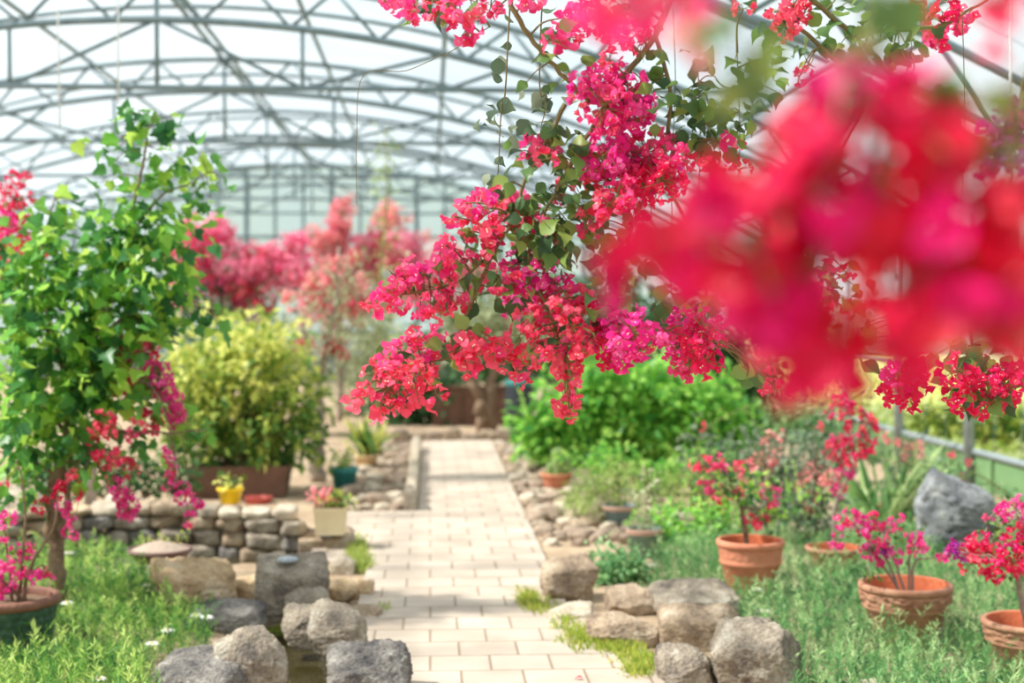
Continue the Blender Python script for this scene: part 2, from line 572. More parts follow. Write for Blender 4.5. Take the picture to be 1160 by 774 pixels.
class Plant:
    """stem + foliage + flower clusters under one Empty at the plant's base"""

    def __init__(self, name, label, cat, base, group=None, seed=0, root=None):
        self.base = np.asarray(base, float)
        self.root = root or thing(name, label, cat, base, group)
        self.g = np.random.default_rng(seed + 100)
        self.stem, self.fol, self.sk = MB(), MB(), []
        self.up = 0.5
        self.nst = self.nfo = 0

    def line(self, pts, r0, r1, sides=7, sk=True, n=6):
        c = smooth_line(pts, n)
        k = len(c)
        c[1:-1] += self.g.normal(size=(k - 2, 3)) * r0 * 0.2
        self.stem.tube(c - self.base, np.linspace(r0, r1, k), sides)
        self.nst += 1
        if sk:
            self.sk.append(c)
        return c

    def twig(self, p, r=0.002, sag=0.0, side=4):
        S = np.concatenate(self.sk)
        d = np.linalg.norm(S - p, axis=1) - self.up * np.clip(S[:, 2] - p[2], -0.3, 0.3)
        q = S[np.argmin(d)]
        m = (p + q) / 2 + np.array([0, 0, 0.12 * np.linalg.norm(p - q) + sag]) + self.g.normal(size=3) * 0.05 * np.linalg.norm(p - q)
        c = smooth_line([q, m, p], 4)
        self.stem.tube(c - self.base, np.linspace(r * 1.5, r * 0.7, len(c)), side, cap=False)
        self.nst += 1
        return c

    def leaves(self, C, tmpl, size, **kw):
        C = np.asarray(C)
        if len(C) == 0:
            return
        self.nfo += len(C)
        leaves_into(self.fol, tmpl, C - self.base, size, self.g, **kw)

    def blob(self, c, r, k, tmpl, size, twigs=0.1, shell=0.3, **kw):
        P, u = ell(self.g, k, (0, 0, 0), (1, 1, 1), shell)
        o_ = self.g.uniform(0, 90, 3)
        m_ = np.array([0.92 + 1.1 * noise.noise(Vector(q * 2.6 + o_)) for q in u])
        P = np.asarray(c) + P * np.clip(m_, .35, 1.5)[:, None] * np.asarray(r)
        self.leaves(P, tmpl, size, out=u * 0.8, **kw)
        if self.sk:
            for p in P[: int(k * twigs)]:
                self.twig(p, 0.0016)

    def cluster(self, pos, tone, size='m', scale=1.0, twig=True, leaves=0, tmpl=None, lsize=0.05):
        pos = np.asarray(pos, float)
        if twig and self.sk:
            c = self.twig(pos, 0.0022)
            if leaves:
                idx = self.g.integers(len(c) // 3, len(c), size=leaves)
                self.leaves(c[idx] + self.g.normal(size=(leaves, 3)) * 0.03, tmpl or T_HEART, lsize, droop=0.6, up=0.5)
        return put_cluster(self.root, self.base, pos, tone, size, self.g, scale)

    def done(self, stem_mat='twig', leaf_mat_='leaf_vine', stem_name='stem'):
        if self.nst:
            self.stem.build(stem_name, M[stem_mat], self.root)
        if self.nfo:
            self.fol.build('foliage', M[leaf_mat_], self.root, smooth=True)
        return self.root


# ------------------------------------------------------------------ rocks
def ico(sub):
    import bmesh
    bm = bmesh.new()
    bmesh.ops.create_icosphere(bm, subdivisions=sub, radius=1.0)
    V = np.array([v.co[:] for v in bm.verts])
    T = np.array([[v.index for v in f.verts] for f in bm.faces])
    bm.free()
    return V, T


ICO = {k: ico(k) for k in (2, 3, 5)}


def rock_mesh(dim, seed, box=3.0, cuts=5, rough=0.06, sub=5, mat='st_grey', fine=0.015, pits=0.0, tilt=0.0, slope=0.0, fs=0.0):
    """blocky boulder of size dim, bottom at z=0"""
    g = np.random.default_rng(seed)
    D, T = ICO[sub]
    n = box
    V = D / (np.sum(np.abs(D) ** n, axis=1, keepdims=True) ** (1 / n))
    for _ in range(cuts):
        nn = unit(g.normal(size=3) + np.array([0, 0, 0.4]))
        h = g.uniform(0.72, 0.98) * (1.0 if box < 3 else 1.15)
        dd = V @ nn - h
        V = V - np.clip(dd, 0, None)[:, None] * nn * 0.97
    off = Vector(g.uniform(0, 50, 3))
    dm = np.asarray(dim, float)
    s = min(dm)
    P = V * dm / 2
    W = np.empty_like(P)
    for i, p in enumerate(P):
        q = Vector(p / max(dm))
        d1 = noise.fractal(q * 2.6 + off, 0.9, 2.1, 4) * rough
        d2 = noise.fractal(q * 22 + off, 0.7, 2.2, 3) * fine if fine else 0
        if pits:
            v = noise.voronoi(Vector((q[0] * 11, q[1] * 11, q[2] * 17)) + off)[0][0]
            lay = math.sin(q[2] * 66 + 4 * noise.noise(q * 4 + off)) * 0.4
            d2 += -pits * max(0, 0.42 - v) * 2.2 + pits * 0.35 * lay
        W[i] = p + D[i] * (d1 + d2) * s * 1.6
    W[:, 2] -= W[:, 2].min()
    W[:, 2] *= dm[2] / W[:, 2].max()
    if fs:
        W[:, 2] *= 1 - fs * np.clip(0.5 - W[:, 1] / dm[1], 0, 1)
    if slope:
        W[:, 2] *= 1 - slope * (W[:, 0] / dm[0] + 0.5)
    if tilt:
        W[:, 0] += W[:, 2] * tilt
    mb = MB()
    mb.add(W, None, T)
    return mb.mesh('rock', M[mat])


def rock(label, box, mat, seed, z0=0.0, depth=0.9, shape=3.5, rough=0.04, cuts=8, name='rock', group=None, hscale=1.0, pits=0, tilt=0.0, rz=None, fine=0.03, cat='rock', sink=0.02, slope=0.0, fs=0.3):
    x0, y0, x1, y1 = box
    d = (EYE[2] - z0) * F / (y1 - 350)
    w = (x1 - x0) / F * d
    dp = w * depth
    H = (y1 - y0) / F * d
    h = max(0.06, (H - 0.14 * dp)) * hscale
    c = gd((x0 + x1) / 2, y1, z0)
    c = c + np.array([0, dp * 0.45, 0])
    # keep the pixel column when pushed back
    c[0] += ((x0 + x1) / 2 - 487) / F * dp * 0.45
    g = random.Random(seed)
    me = rock_mesh((w * 1.02, dp, h + sink), seed, shape * 1.5, cuts, rough, 5, mat, fine, pits, tilt, slope, fs)
    o = obj(name, me, None, (c[0], c[1], z0 - sink), (0, 0, g.uniform(-0.25, 0.25) if rz is None else rz))
    tag(o, label, cat, group)
    return o


def top_of(o, x, y, rad=0.05):
    """height of rock o's surface near (x, y) in world space"""
    bpy.context.view_layer.update()
    mw = o.matrix_basis
    return max((mw @ v.co).z for v in o.data.vertices if ((mw @ v.co).x - x) ** 2 + ((mw @ v.co).y - y) ** 2 < rad * rad)

WORLD, SUN, SUNDIR, EXPO = 0.8, 9.0, (-0.8, -0.02, 0.95), 0.14

# ================================================================== SETTING
def struct(o):
    o['kind'] = 'structure'
    return o


CX = at(178, 103, 12)[0]          # centre line of the greenhouse
HALF = 6.85
XR, XL = CX + HALF, CX - HALF
YB, YF = 29.0, -4.0
low = lambda x: 3.9 - 0.0456 * (x - CX) ** 2
upp = lambda x: 4.25 - 0.0456 * (x - CX) ** 2
bow = lambda x: 4.43 - 0.0456 * (x - CX) ** 2

# ---- soil ground with the pond hollow pressed into it
pc = gd(338, 735)
mb = MB()
xs = np.concatenate([np.linspace(-9.5, -2.2, 12), np.linspace(-2.0, 1.0, 61), np.linspace(1.3, 4.6, 14)])
ys = np.concatenate([np.linspace(-4, 4.6, 12), np.linspace(4.8, 9.6, 97), np.linspace(10, 29.3, 34)])
X, Y = np.meshgrid(xs, ys)


def pond_in(x, y):
    return ((x - pc[0] + 0.02) / 0.30) ** 2 + ((y - pc[1] - 0.1) / 0.95) ** 2


Z = np.zeros_like(X)
p2 = gd(215, 630)
e = np.minimum(pond_in(X, Y), ((X - p2[0]) / 0.85) ** 2 + ((Y - p2[1] - .12) / 0.40) ** 2)
Z -= np.clip(1.25 - e, 0, 0.6) / 0.6 * 0.28
for i in range(Z.shape[0]):
    for j in range(Z.shape[1]):
        Z[i, j] += 0.012 * noise.noise(Vector((X[i, j] * 2.2, Y[i, j] * 2.2, 0)))
V = np.stack([X, Y, Z], -1).reshape(-1, 3)
nx, ny = len(xs), len(ys)
ii, jj = np.meshgrid(np.arange(nx - 1), np.arange(ny - 1))
a = (jj * nx + ii).ravel()
mb.add(V, np.stack([a, a + 1, a + nx + 1, a + nx], 1))
M['earth'] = solid_mat('garden_soil', srgb(150, 128, 106), 0.95, 0, srgb(190, 168, 142), 3.5, 0.6, 40, spec=0.1)
struct(mb.build('ground', M['earth']))


# ---- paving
def paving_mat():
    m, nt, out = newmat('stone_pavers')
    tc = N(nt, 'ShaderNodeTexCoord')
    mp = N(nt, 'ShaderNodeMapping')
    nt.links.new(tc.outputs['Object'], mp.inputs['Vector'])
    b = N(nt, 'ShaderNodeTexBrick')
    b.offset = 0.5
    b.inputs['Scale'].default_value = 1.0
    b.inputs['Brick Width'].default_value = 0.25
    b.inputs['Row Height'].default_value = 0.25
    b.inputs['Mortar Size'].default_value = 0.007
    b.inputs['Mortar Smooth'].default_value = 0.4
    b.inputs['Bias'].default_value = 0.0
    b.inputs['Color1'].default_value = srgb(197, 183, 169)
    b.inputs['Color2'].default_value = srgb(184, 169, 155)
    b.inputs['Mortar'].default_value = srgb(152, 135, 118)
    nt.links.new(mp.outputs[0], b.inputs['Vector'])
    nz = N(nt, 'ShaderNodeTexNoise')
    nz.inputs['Scale'].default_value = 3
    nz.inputs['Detail'].default_value = 6
    nt.links.new(tc.outputs['Object'], nz.inputs['Vector'])
    c = ramp(nt, nz.outputs['Fac'], [(0.35, (0.84, 0.82, 0.8, 1)), (0.65, (1.06, 1.05, 1.04, 1))])
    mx = N(nt, 'ShaderNodeMix', data_type='RGBA', blend_type='MULTIPLY')
    mx.inputs[0].default_value = 1
    nt.links.new(b.outputs['Color'], mx.inputs[6])
    nt.links.new(c, mx.inputs[7])
    p = N(nt, 'ShaderNodeBsdfPrincipled')
    p.inputs['Roughness'].default_value = 0.75
    p.inputs['Specular IOR Level'].default_value = 0.2
    nt.links.new(mx.outputs[2], p.inputs['Base Color'])
    bp = N(nt, 'ShaderNodeBump')
    bp.inputs['Strength'].default_value = 0.4
    bp.inputs['Distance'].default_value = 0.01
    bp.invert = True
    nt.links.new(b.outputs['Fac'], bp.inputs['Height'])
    nt.links.new(bp.outputs[0], p.inputs['Normal'])
    nt.links.new(p.outputs[0], out.inputs[0])
    return m


M['pavers'] = paving_mat()
yC0, yC1 = gd(474, 583)[1], gd(474, 640)[1]      # the side path opens between these
xLn, xLf, xR = -0.36, -0.085, 0.68
mb = MB()


def slab(x0, x1, y0, y1, z=0.03):
    mb.box(((x0 + x1) / 2, (y0 + y1) / 2, z / 2 - 0.02), (x1 - x0, y1 - y0, z + 0.04))


slab(xLn, 0.92, 1.0, 6.75)
slab(xLn, xR, 6.75, yC1)
slab(-0.72, xR, yC1, yC0)
slab(xLf, xR, yC0, 15.9)
struct(mb.build('path', M['pavers'], smooth=False))

# ---- pond water
m, nt, out = newmat('pond_water')
gl = N(nt, 'ShaderNodeBsdfPrincipled')
gl.inputs['Base Color'].default_value = srgb(62, 56, 32)
gl.inputs['Roughness'].default_value = 0.06
gl.inputs['Specular IOR Level'].default_value = 0.9
nz = N(nt, 'ShaderNodeTexNoise')
nz.inputs['Scale'].default_value = 22
bp = N(nt, 'ShaderNodeBump')
bp.inputs['Strength'].default_value = 0.25
bp.inputs['Distance'].default_value = 0.02
nt.links.new(nz.outputs['Fac'], bp.inputs['Height'])
nt.links.new(bp.outputs[0], gl.inputs['Normal'])
nt.links.new(gl.outputs[0], out.inputs[0])
M['water'] = m
mb = MB()
t = np.linspace(0, 2 * PI, 40, endpoint=False)
Vw = np.stack([pc[0] - 0.02 + 0.32 * np.cos(t), pc[1] + 0.1 + 1.0 * np.sin(t), np.full(40, -0.06)], 1)
mb.add(np.concatenate([[[pc[0], pc[1] + 0.1, -0.06]], Vw]), None, [(0, 1 + i, 1 + (i + 1) % 40) for i in range(40)])
Vw = np.stack([p2[0] + 0.88 * np.cos(t), p2[1] + .12 + 0.42 * np.sin(t), np.full(40, -0.064)], 1)
mb.add(np.concatenate([[[p2[0], p2[1] + .12, -0.064]], Vw]), None, [(0, 1 + i, 1 + (i + 1) % 40) for i in range(40)])
wt = mb.build('pond_water', M['water'])
tag(wt, 'still dark brown-green pond water between the rocks and below the stone wall', 'pond', kind='structure')


# ---- greenhouse film
def film_mat(name, f, tint):
    m, nt, out = newmat(name)
    tr = N(nt, 'ShaderNodeBsdfTransparent')
    tr.inputs['Color'].default_value = tint
    tl = N(nt, 'ShaderNodeBsdfTranslucent')
    tl.inputs['Color'].default_value = (0.86, 0.93, 0.97, 1)
    df = N(nt, 'ShaderNodeBsdfDiffuse')
    df.inputs['Color'].default_value = (0.8, 0.88, 0.92, 1)
    m1 = N(nt, 'ShaderNodeMixShader')
    m1.inputs[0].default_value = 0.3
    nt.links.new(tl.outputs[0], m1.inputs[1])
    nt.links.new(df.outputs[0], m1.inputs[2])
    tc = N(nt, 'ShaderNodeTexCoord')
    nz = N(nt, 'ShaderNodeTexNoise')
    nz.inputs['Scale'].default_value = 0.5
    nz.inputs['Detail'].default_value = 3
    nt.links.new(tc.outputs['Object'], nz.inputs['Vector'])
    mr = N(nt, 'ShaderNodeMapRange')
    mr.inputs['From Min'].default_value = 0.3
    mr.inputs['From Max'].default_value = 0.7
    mr.inputs['To Min'].default_value = f * 0.8
    mr.inputs['To Max'].default_value = f * 1.25
    nt.links.new(nz.outputs['Fac'], mr.inputs['Value'])
    mx = N(nt, 'ShaderNodeMixShader')
    nt.links.new(mr.outputs[0], mx.inputs[0])
    nt.links.new(tr.outputs[0], mx.inputs[1])
    nt.links.new(m1.outputs[0], mx.inputs[2])
    nt.links.new(mx.outputs[0], out.inputs[0])
    return m


M['film'] = film_mat('greenhouse_film', 0.3, (0.95, 0.98, 1.0, 1))
M['panel'] = film_mat('end_wall_panels', 0.45, (0.86, 0.94, 0.96, 1))
xa = np.linspace(XL, XR, 45)


def arch_sheet(name, zf, y0, y1):
    mb = MB()
    k = len(xa)
    P0 = np.stack([xa, np.full(k, y0), zf(xa)], 1)
    P1 = np.stack([xa, np.full(k, y1), zf(xa)], 1)
    mb.add(np.concatenate([P0, P1]), [(i, i + 1, k + i + 1, k + i) for i in range(k - 1)])
    return struct(mb.build(name, M['film']))


arch_sheet('ceiling', lambda x: bow(x) + 0.04, YF, YB)
ze = float(bow(XR)) + 0.04


def vwall(name, x, z0, z1, mat):
    mb = MB()
    mb.add([(x, YF, z0), (x, YB, z0), (x, YB, z1), (x, YF, z1)], [(0, 1, 2, 3)])
    return struct(mb.build(name, mat))


vwall('wall_left', XL, 0.0, ze, M['film'])
vwall('wall_right', XR + 0.03, 1.06, ze, M['film'])

# end wall: clear panels over a low solid skirt, with its posts and rails
mb = MB()
k = len(xa)
top = np.stack([xa, np.full(k, YB), bow(xa) + 0.03], 1)
bot = np.stack([xa, np.full(k, YB), np.full(k, 0.9)], 1)
mb.add(np.concatenate([bot, top]), [(i, i + 1, k + i + 1, k + i) for i in range(k - 1)])
wb = struct(mb.build('wall_back', M['panel']))
mb = MB()
mb.box((CX, YB, 0.45), (2 * HALF, 0.06, 0.9))
M['skirt'] = solid_mat('grey_green_skirt', srgb(130, 146, 138), 0.8, 0, srgb(150, 162, 150), 2)
mb.build('skirt', M['skirt'], wb)
for i in range(24):
    x = XL + 0.3 + i * (2 * HALF - 0.6) / 23
    mb = MB()
    z1 = float(bow(x))
    mb.box((x, YB - 0.05, z1 / 2), (0.055 if i % 3 else 0.09, 0.05, z1))
    mb.build('post', M['steel'], wb, smooth=False)
for z in (1.0, 2.15, 2.95):
    mb = MB()
    w = HALF * 2 - 0.2 if z < 2.2 else 2 * math.sqrt((4.43 - z) / 0.0456)
    mb.box((CX, YB - 0.06, z), (w, 0.05, 0.06))
    mb.build('rail', M['steel'], wb, smooth=False)

# ---- roof trusses: bowed double chord, level tie, king post, web struts
ORD = ['nearest', 'second nearest', 'third nearest', 'fourth', 'fifth', 'sixth', 'seventh', 'eighth']
truss_y = [4.0, 8.0, 12.0, 15.9, 20.0, 24.0, 27.6]
names_t = ['steel roof truss almost overhead, mostly above the picture',
           'steel roof truss just before the front tie beam, seen only at the upper right',
           'steel roof truss with the lowest thick tie beam seen across the upper left',
           'second steel roof truss behind the front tie beam',
           'third steel roof truss behind the front tie beam, small and pale',
           'fourth steel roof truss behind the front tie beam, faint',
           'farthest steel roof truss, just before the end wall']
tieh = 1.84 + 1.5
for n_, y in enumerate(truss_y):
    t_ = thing('roof_truss', names_t[n_], 'roof truss', (CX, y, tieh), 'bowed steel roof trusses')
    b0 = np.array([CX, y, tieh])
    s = 1.0

    def chord(nm, fz, r, x0=XL, x1=XR):
        mb = MB()
        x = np.linspace(x0, x1, 41)
        mb.tube(np.stack([x, np.full(41, y), fz(x)], 1) - b0, r, 8)
        mb.build(nm, M['steel'], t_)
    chord('lower_chord', low, 0.032)
    chord('upper_chord', upp, 0.028)
    hw = math.sqrt((3.9 - tieh) / 0.0456)
    mb = MB()
    hx = HALF
    mb.tube(np.array([[CX - hx, y, tieh], [CX, y, tieh], [CX + hx, y, tieh]]) - b0, 0.024, 8)
    mb.build('tie_beam', M['steel'], t_)
    mb = MB()
    mb.tube(np.array([[CX, y, tieh], [CX, y, 4.25]]) - b0, 0.02, 8)
    mb.build('king_post', M['steel'], t_)

    def strut(p, q, r=0.017):
        mb = MB()
        mb.tube(np.array([p, q]) - b0, r, 6)
        mb.build('web_strut', M['steel'], t_)
    xw = np.linspace(-HALF + 0.25, HALF - 0.25, 19) + CX
    for i in range(18):
        xm = (xw[i] + xw[i + 1]) / 2
        strut((xw[i], y, upp(xw[i])), (xm, y, low(xm)))
        strut((xm, y, low(xm)), (xw[i + 1], y, upp(xw[i + 1])))
    for dx in (-2.4, -1.2, 1.2, 2.4):
        x = CX + dx
        strut((x, y, tieh), (x + (0.5 if abs(dx) > 2 else 0), y, low(x + (0.5 if abs(dx) > 2 else 0))), 0.018)
    for sg in (-1, 1):
        strut((CX + sg * 1.2, y, tieh), (CX, y, low(CX)), 0.018)
        strut((CX + sg * 1.2, y, tieh), (CX + sg * 2.4, y, low(CX + 2.4)), 0.018)

# thin bows that carry the film between the trusses
yb = [2.0, 6.0, 10.0, 14.0, 18.0, 22.0, 26.0]
for i, y in enumerate(yb):
    mb = MB()
    x = np.linspace(XL, XR, 41)
    mb.tube(np.stack([x - CX, np.zeros(41), bow(x) - 4.43], 1), 0.022, 8)
    o = mb.build('roof_bow', M['steel'], None, (CX, y, 4.43))
    tag(o, ['thin roof bow just ahead of the camera, above the picture', 'thin roof bow between the two overhead trusses', 'thin roof bow right before the front tie beam truss',
            'thin roof bow right behind the front tie beam truss', 'thin roof bow between the second and third trusses behind the front tie',
            'thin roof bow between the third and fourth far trusses', 'thin roof bow nearest the end wall'][i], 'roof bow', 'thin bows under the roof film')

# purlins along the roof
offs = [-5.6, -4.3, -2.9, -1.45, 0.0, 1.1, 2.4, 3.7, 5.0, 6.1]
side = lambda i: 'ridge' if i == 4 else (['first', 'second', 'third', 'fourth', 'fifth'][4 - i - 1] + ' purlin left of the ridge' if i < 4 else ['first', 'second', 'third', 'fourth', 'fifth'][i - 5] + ' purlin right of the ridge')
for i, dx in enumerate(offs):
    x = CX + dx
    mb = MB()
    for k_ in ((-0.05, 0.05) if i == 4 else (0,)):
        mb.tube(np.array([[k_, YF, 0], [k_, 12, 0], [k_, YB - 0.1, 0]]), 0.024, 8)
    o = mb.build('roof_purlin', M['steel'], None, (x, 0, float(upp(x)) + 0.045))
    tag(o, 'double steel ridge purlin running along the top of the roof' if i == 4 else 'steel roof pipe, ' + side(i) + ', running to the end wall', 'purlin', 'steel purlins along the roof')

# hanging strings
for i, (px, y0p, y1p, dd, lb) in enumerate([(62, -30, 145, 9.0, 'white string hanging from the roof left of the tall leafy shoot'),
                                            (133, -30, 118, 9.0, 'white string hanging down to the top of the tall leafy shoot'),
                                            (1143, -60, 330, 6.0, 'thin wire hanging at the right behind the blurred flowers')]):
    a_, b_ = at(px, y0p, dd), at(px + (6 if i == 0 else 1), y1p, dd)
    mb = MB()
    a_[2] = upp(a_[0])
    mb.tube(np.array([[0, 0, 0], (b_ - a_) / 2 + [0.004, 0, 0], b_ - a_]), 0.006, 5)
    tag(mb.build('hanging_string', M['wire'], None, a_), lb, 'string', 'strings hung from the roof')

# ---- right side: posts, top rail, green kick board with a steel sill, mesh wires
SILL = 0.30
mb = MB()
mb.box((XR, 12.5, SILL / 2 - 0.03), (0.04, YB + 4, SILL))
kb = struct(mb.build('baseboard_right', M['greenboard'], smooth=False))
mb = MB()
for y in np.arange(-3, YB, 1.1):
    mb.box((XR - 0.03, y, SILL / 2 - 0.03), (0.03, 0.05, SILL))
mb.build('batten', M['greenboard'], kb, smooth=False)
mb = MB()
mb.tube(np.array([[XR - 0.02, YF, SILL], [XR - 0.02, 12, SILL], [XR - 0.02, YB - 0.1, SILL]]), 0.03, 8)
tag(mb.build('sill_rail', M['steel_light']), 'grey steel sill pipe on top of the green board at the right', 'rail')
mb = MB()
mb.tube(np.array([[XR - 0.02, YF, 1.0], [XR - 0.02, 12, 1.0], [XR - 0.02, YB - 0.1, 1.0]]), 0.024, 8)
tag(mb.build('guard_rail', M['steel_light']), 'grey steel rail at waist height along the right side', 'rail')
py_posts = [(1110, 1, 'steel side post behind the upright dark stone, bare at the right'), (1027, 1, 'steel side post left of the upright dark stone, below red flowers'),
            (966, 1, 'steel side post behind the tall red potted bougainvillea'), (915, 1, 'steel side post seen above the pale pink flowers'),
            (876, 1, 'thin far steel side post by the green shrub'), (845, 1, 'farthest steel side post in view beside the green shrub')]
for i, (px, _, lb) in enumerate(py_posts):
    d = (XR - 0.06) * F / (px - 487)
    mb = MB()
    mb.tube(np.array([[0, 0, -0.05], [0, 0, 1.2], [0, 0, ze - 0.03]]), 0.045, 10)
    o = mb.build('side_post', M['steel_light'], None, (XR - 0.06, d, 0))
    tag(o, lb, 'post', 'steel posts of the right side')
wy = np.arange(10.2, 24, 0.55)
wm = MB()
for y in wy:
    wm.tube(np.array([[0, y - 10, SILL], [0, y - 10, 0.66], [0, y - 10, 1.0]]), 0.004, 4)
o = wm.build('wire_mesh', M['steel'], None, (XR - 0.01, 10, 0))
tag(o, 'thin upright mesh wires strung between the sill and the waist rail', 'mesh', kind='stuff')

# ---- outside ground to the right, sunlit and rough
mb = MB()
mb.add([(XR + 0.03, -12, -0.02), (60, -12, -0.02), (60, 90, 0.4), (XR + 0.03, 90, 0.4)], [(0, 1, 2, 3)])
M['field'] = solid_mat('dry_field', srgb(156, 174, 96), 0.95, 0, srgb(190, 192, 136), 1.2, spec=0.1)
struct(mb.build('exterior_ground', M['field']))
mb = MB()
mb.add([(-60, YB + 0.05, -0.03), (XR + 0.03, YB + 0.05, -0.03), (XR + 0.03, 90, -0.03), (-60, 90, -0.03)], [(0, 1, 2, 3)])
struct(mb.build('exterior_ground_back', M['field']))

# ================================================================== LIGHT
w = bpy.data.worlds.new('world')
scene.world = w
w.use_nodes = True
nt = w.node_tree
nt.nodes.clear()
wo = nt.nodes.new('ShaderNodeOutputWorld')
bg = nt.nodes.new('ShaderNodeBackground')
tc = nt.nodes.new('ShaderNodeTexCoord')
nz = nt.nodes.new('ShaderNodeTexNoise')
nz.inputs['Scale'].default_value = 2.2
nz.inputs['Detail'].default_value = 6
nt.links.new(tc.outputs['Generated'], nz.inputs['Vector'])
c = ramp(nt, nz.outputs['Fac'], [(0.40, (0.70, 0.86, 0.95, 1)), (0.62, (1.0, 1.0, 1.0, 1))])
nt.links.new(c, bg.inputs['Color'])
bg.inputs['Strength'].default_value = WORLD
nt.links.new(bg.outputs[0], wo.inputs[0])
sl = bpy.data.lights.new('sun', 'SUN')
sl.energy = SUN
sl.angle = math.radians(2.5)
sl.color = (1.0, 0.95, 0.86)
so = bpy.data.objects.new('sun', sl)
COL.objects.link(so)
so.rotation_euler = Vector(SUNDIR).to_track_quat('Z', 'Y').to_euler()
so.location = (-6, 10, 12)

scene.view_settings.view_transform = 'Standard'
scene.view_settings.look = 'None'
scene.view_settings.gamma = 1
scene.view_settings.use_curve_mapping = False
scene.view_settings.exposure = EXPO
cy = scene.cycles
cy.use_denoising = True
cy.max_bounces = 8
cy.diffuse_bounces = 4
cy.transmission_bounces = 4
cy.glossy_bounces = 2
cy.transparent_max_bounces = 12
cy.caustics_reflective = False
cy.caustics_refractive = False
cy.sample_clamp_indirect = 8

# ================================================================== ROCKS
# --- around the pond, left of the path
rock('dark rounded rock in the bottom left corner of the rock group', (172, 728, 278, 802), 'st_dark', 1, shape=2.6, rough=0.05)
rock('grey rock with a brown right face, right behind the dark rounded front rock', (242, 702, 322, 792), 'st_grey', 2, shape=4.5, depth=0.75, tilt=0.05)
rock('big tan block with a pale flat top beside the brown tray', (176, 634, 263, 697), 'st_tan', 3, shape=6, depth=0.9, rz=0.35, hscale=1.3)
rock('long flat grey rock lying in front of the big tan block', (208, 677, 300, 718), 'st_dark', 4, shape=3, depth=0.6)
R5 = rock('tall square grey block with a silvery shell on top', (291, 622, 373, 702), 'st_grey', 5, shape=8, depth=0.7, rough=0.025, cuts=2, rz=0.12)
rock('small grey cap rock leaning before the tall square block', (322, 657, 372, 706), 'st_grey', 6, shape=3, depth=0.6)
rock('spotted pale grey rock rising from the pond edge', (321, 678, 364, 734), 'st_grey', 7, shape=4, depth=0.8)
rock('grey wedge rock standing between the spotted rock and the path', (353, 674, 416, 748), 'st_grey', 8, shape=3.5, depth=0.8, tilt=-0.08)
rock('big dark rock at the pond, nearest to the path', (370, 722, 464, 800), 'st_dark', 9, shape=3.2, depth=0.8)
rock('low tan stone right of the tall square block', (372, 652, 404, 681), 'st_tan', 10, shape=3.5)
rock('rounded tan stone at the path edge beside the low tan stone', (399, 651, 424, 680), 'st_tan', 11, shape=3)
rock('small brown stone at the path edge below the tan pair', (398, 680, 433, 706), 'st_brown', 12, shape=4)
rock('pale pinkish stone between the tall block and the cream pot', (374, 624, 402, 653), 'st_pale', 13, shape=3)
R14 = rock('flat brown slab that carries the cream pot', (338, 594, 401, 626), 'st_brown', 14, shape=7, depth=0.8, rough=0.03, cuts=2, rz=0.1)
rock('broad pale stone left of the cream pot slab', (306, 584, 352, 622), 'st_pale', 15, shape=4, depth=0.9)
rock('tan stone in the gap left of the tall square block', (262, 646, 293, 682), 'st_tan', 16, shape=4)
rock('low grey rock under the brown tray of gravel', (96, 629, 216, 662), 'st_grey', 17, shape=4, depth=0.75, rough=0.04)
# --- right of the path
rock('tan square block at the right path edge, farthest of the big ones', (612, 621, 675, 684), 'st_brown', 20, shape=7, depth=0.85, rough=0.03, rz=0.3)
rock('low pale stone below the tan square block', (622, 678, 672, 708), 'st_pale', 21, shape=4, depth=0.8)
rock('small grey-brown rock beside the ivy mound', (688, 659, 744, 698), 'st_brown', 22, shape=4, depth=0.8)
rock('flat double-humped brown rock before the ivy mound', (666, 690, 744, 736), 'st_brown', 23, shape=3, depth=0.7)
rock('large rounded grey-brown boulder at the back of the right rock group', (737, 652, 834, 702), 'st_grey', 24, shape=3, depth=0.8)
rock('grey boulder leaning on the large one, middle of the right rock group', (747, 676, 838, 738), 'st_brown', 25, shape=4, depth=0.6)
rock('low flat-topped rock in front of the two boulders', (746, 727, 810, 782), 'st_grey', 26, shape=5, depth=0.8, rough=0.035)
rock('big squarish front rock of the right group, beside the green planting', (804, 686, 904, 790), 'st_grey', 27, shape=5, depth=0.75, rough=0.045, rz=-0.2, tilt=0.03)
rock('pale tip of a stone at the bottom edge in the green planting', (968, 767, 1004, 800), 'st_pale', 28, shape=3, depth=0.8)
rock('dark grey pitted stone standing upright before the green board', (1042, 534, 1127, 632), 'st_scholar', 29, shape=5, depth=0.45, rough=0.05, pits=0.09, tilt=-0.06, hscale=1.3, slope=0.22, name='standing_stone', cat='stone', rz=-0.15)
rock('pale grey stone behind the low bowl with the tall red plant', (903, 582, 948, 618), 'st_pale', 30, shape=4, depth=0.8)

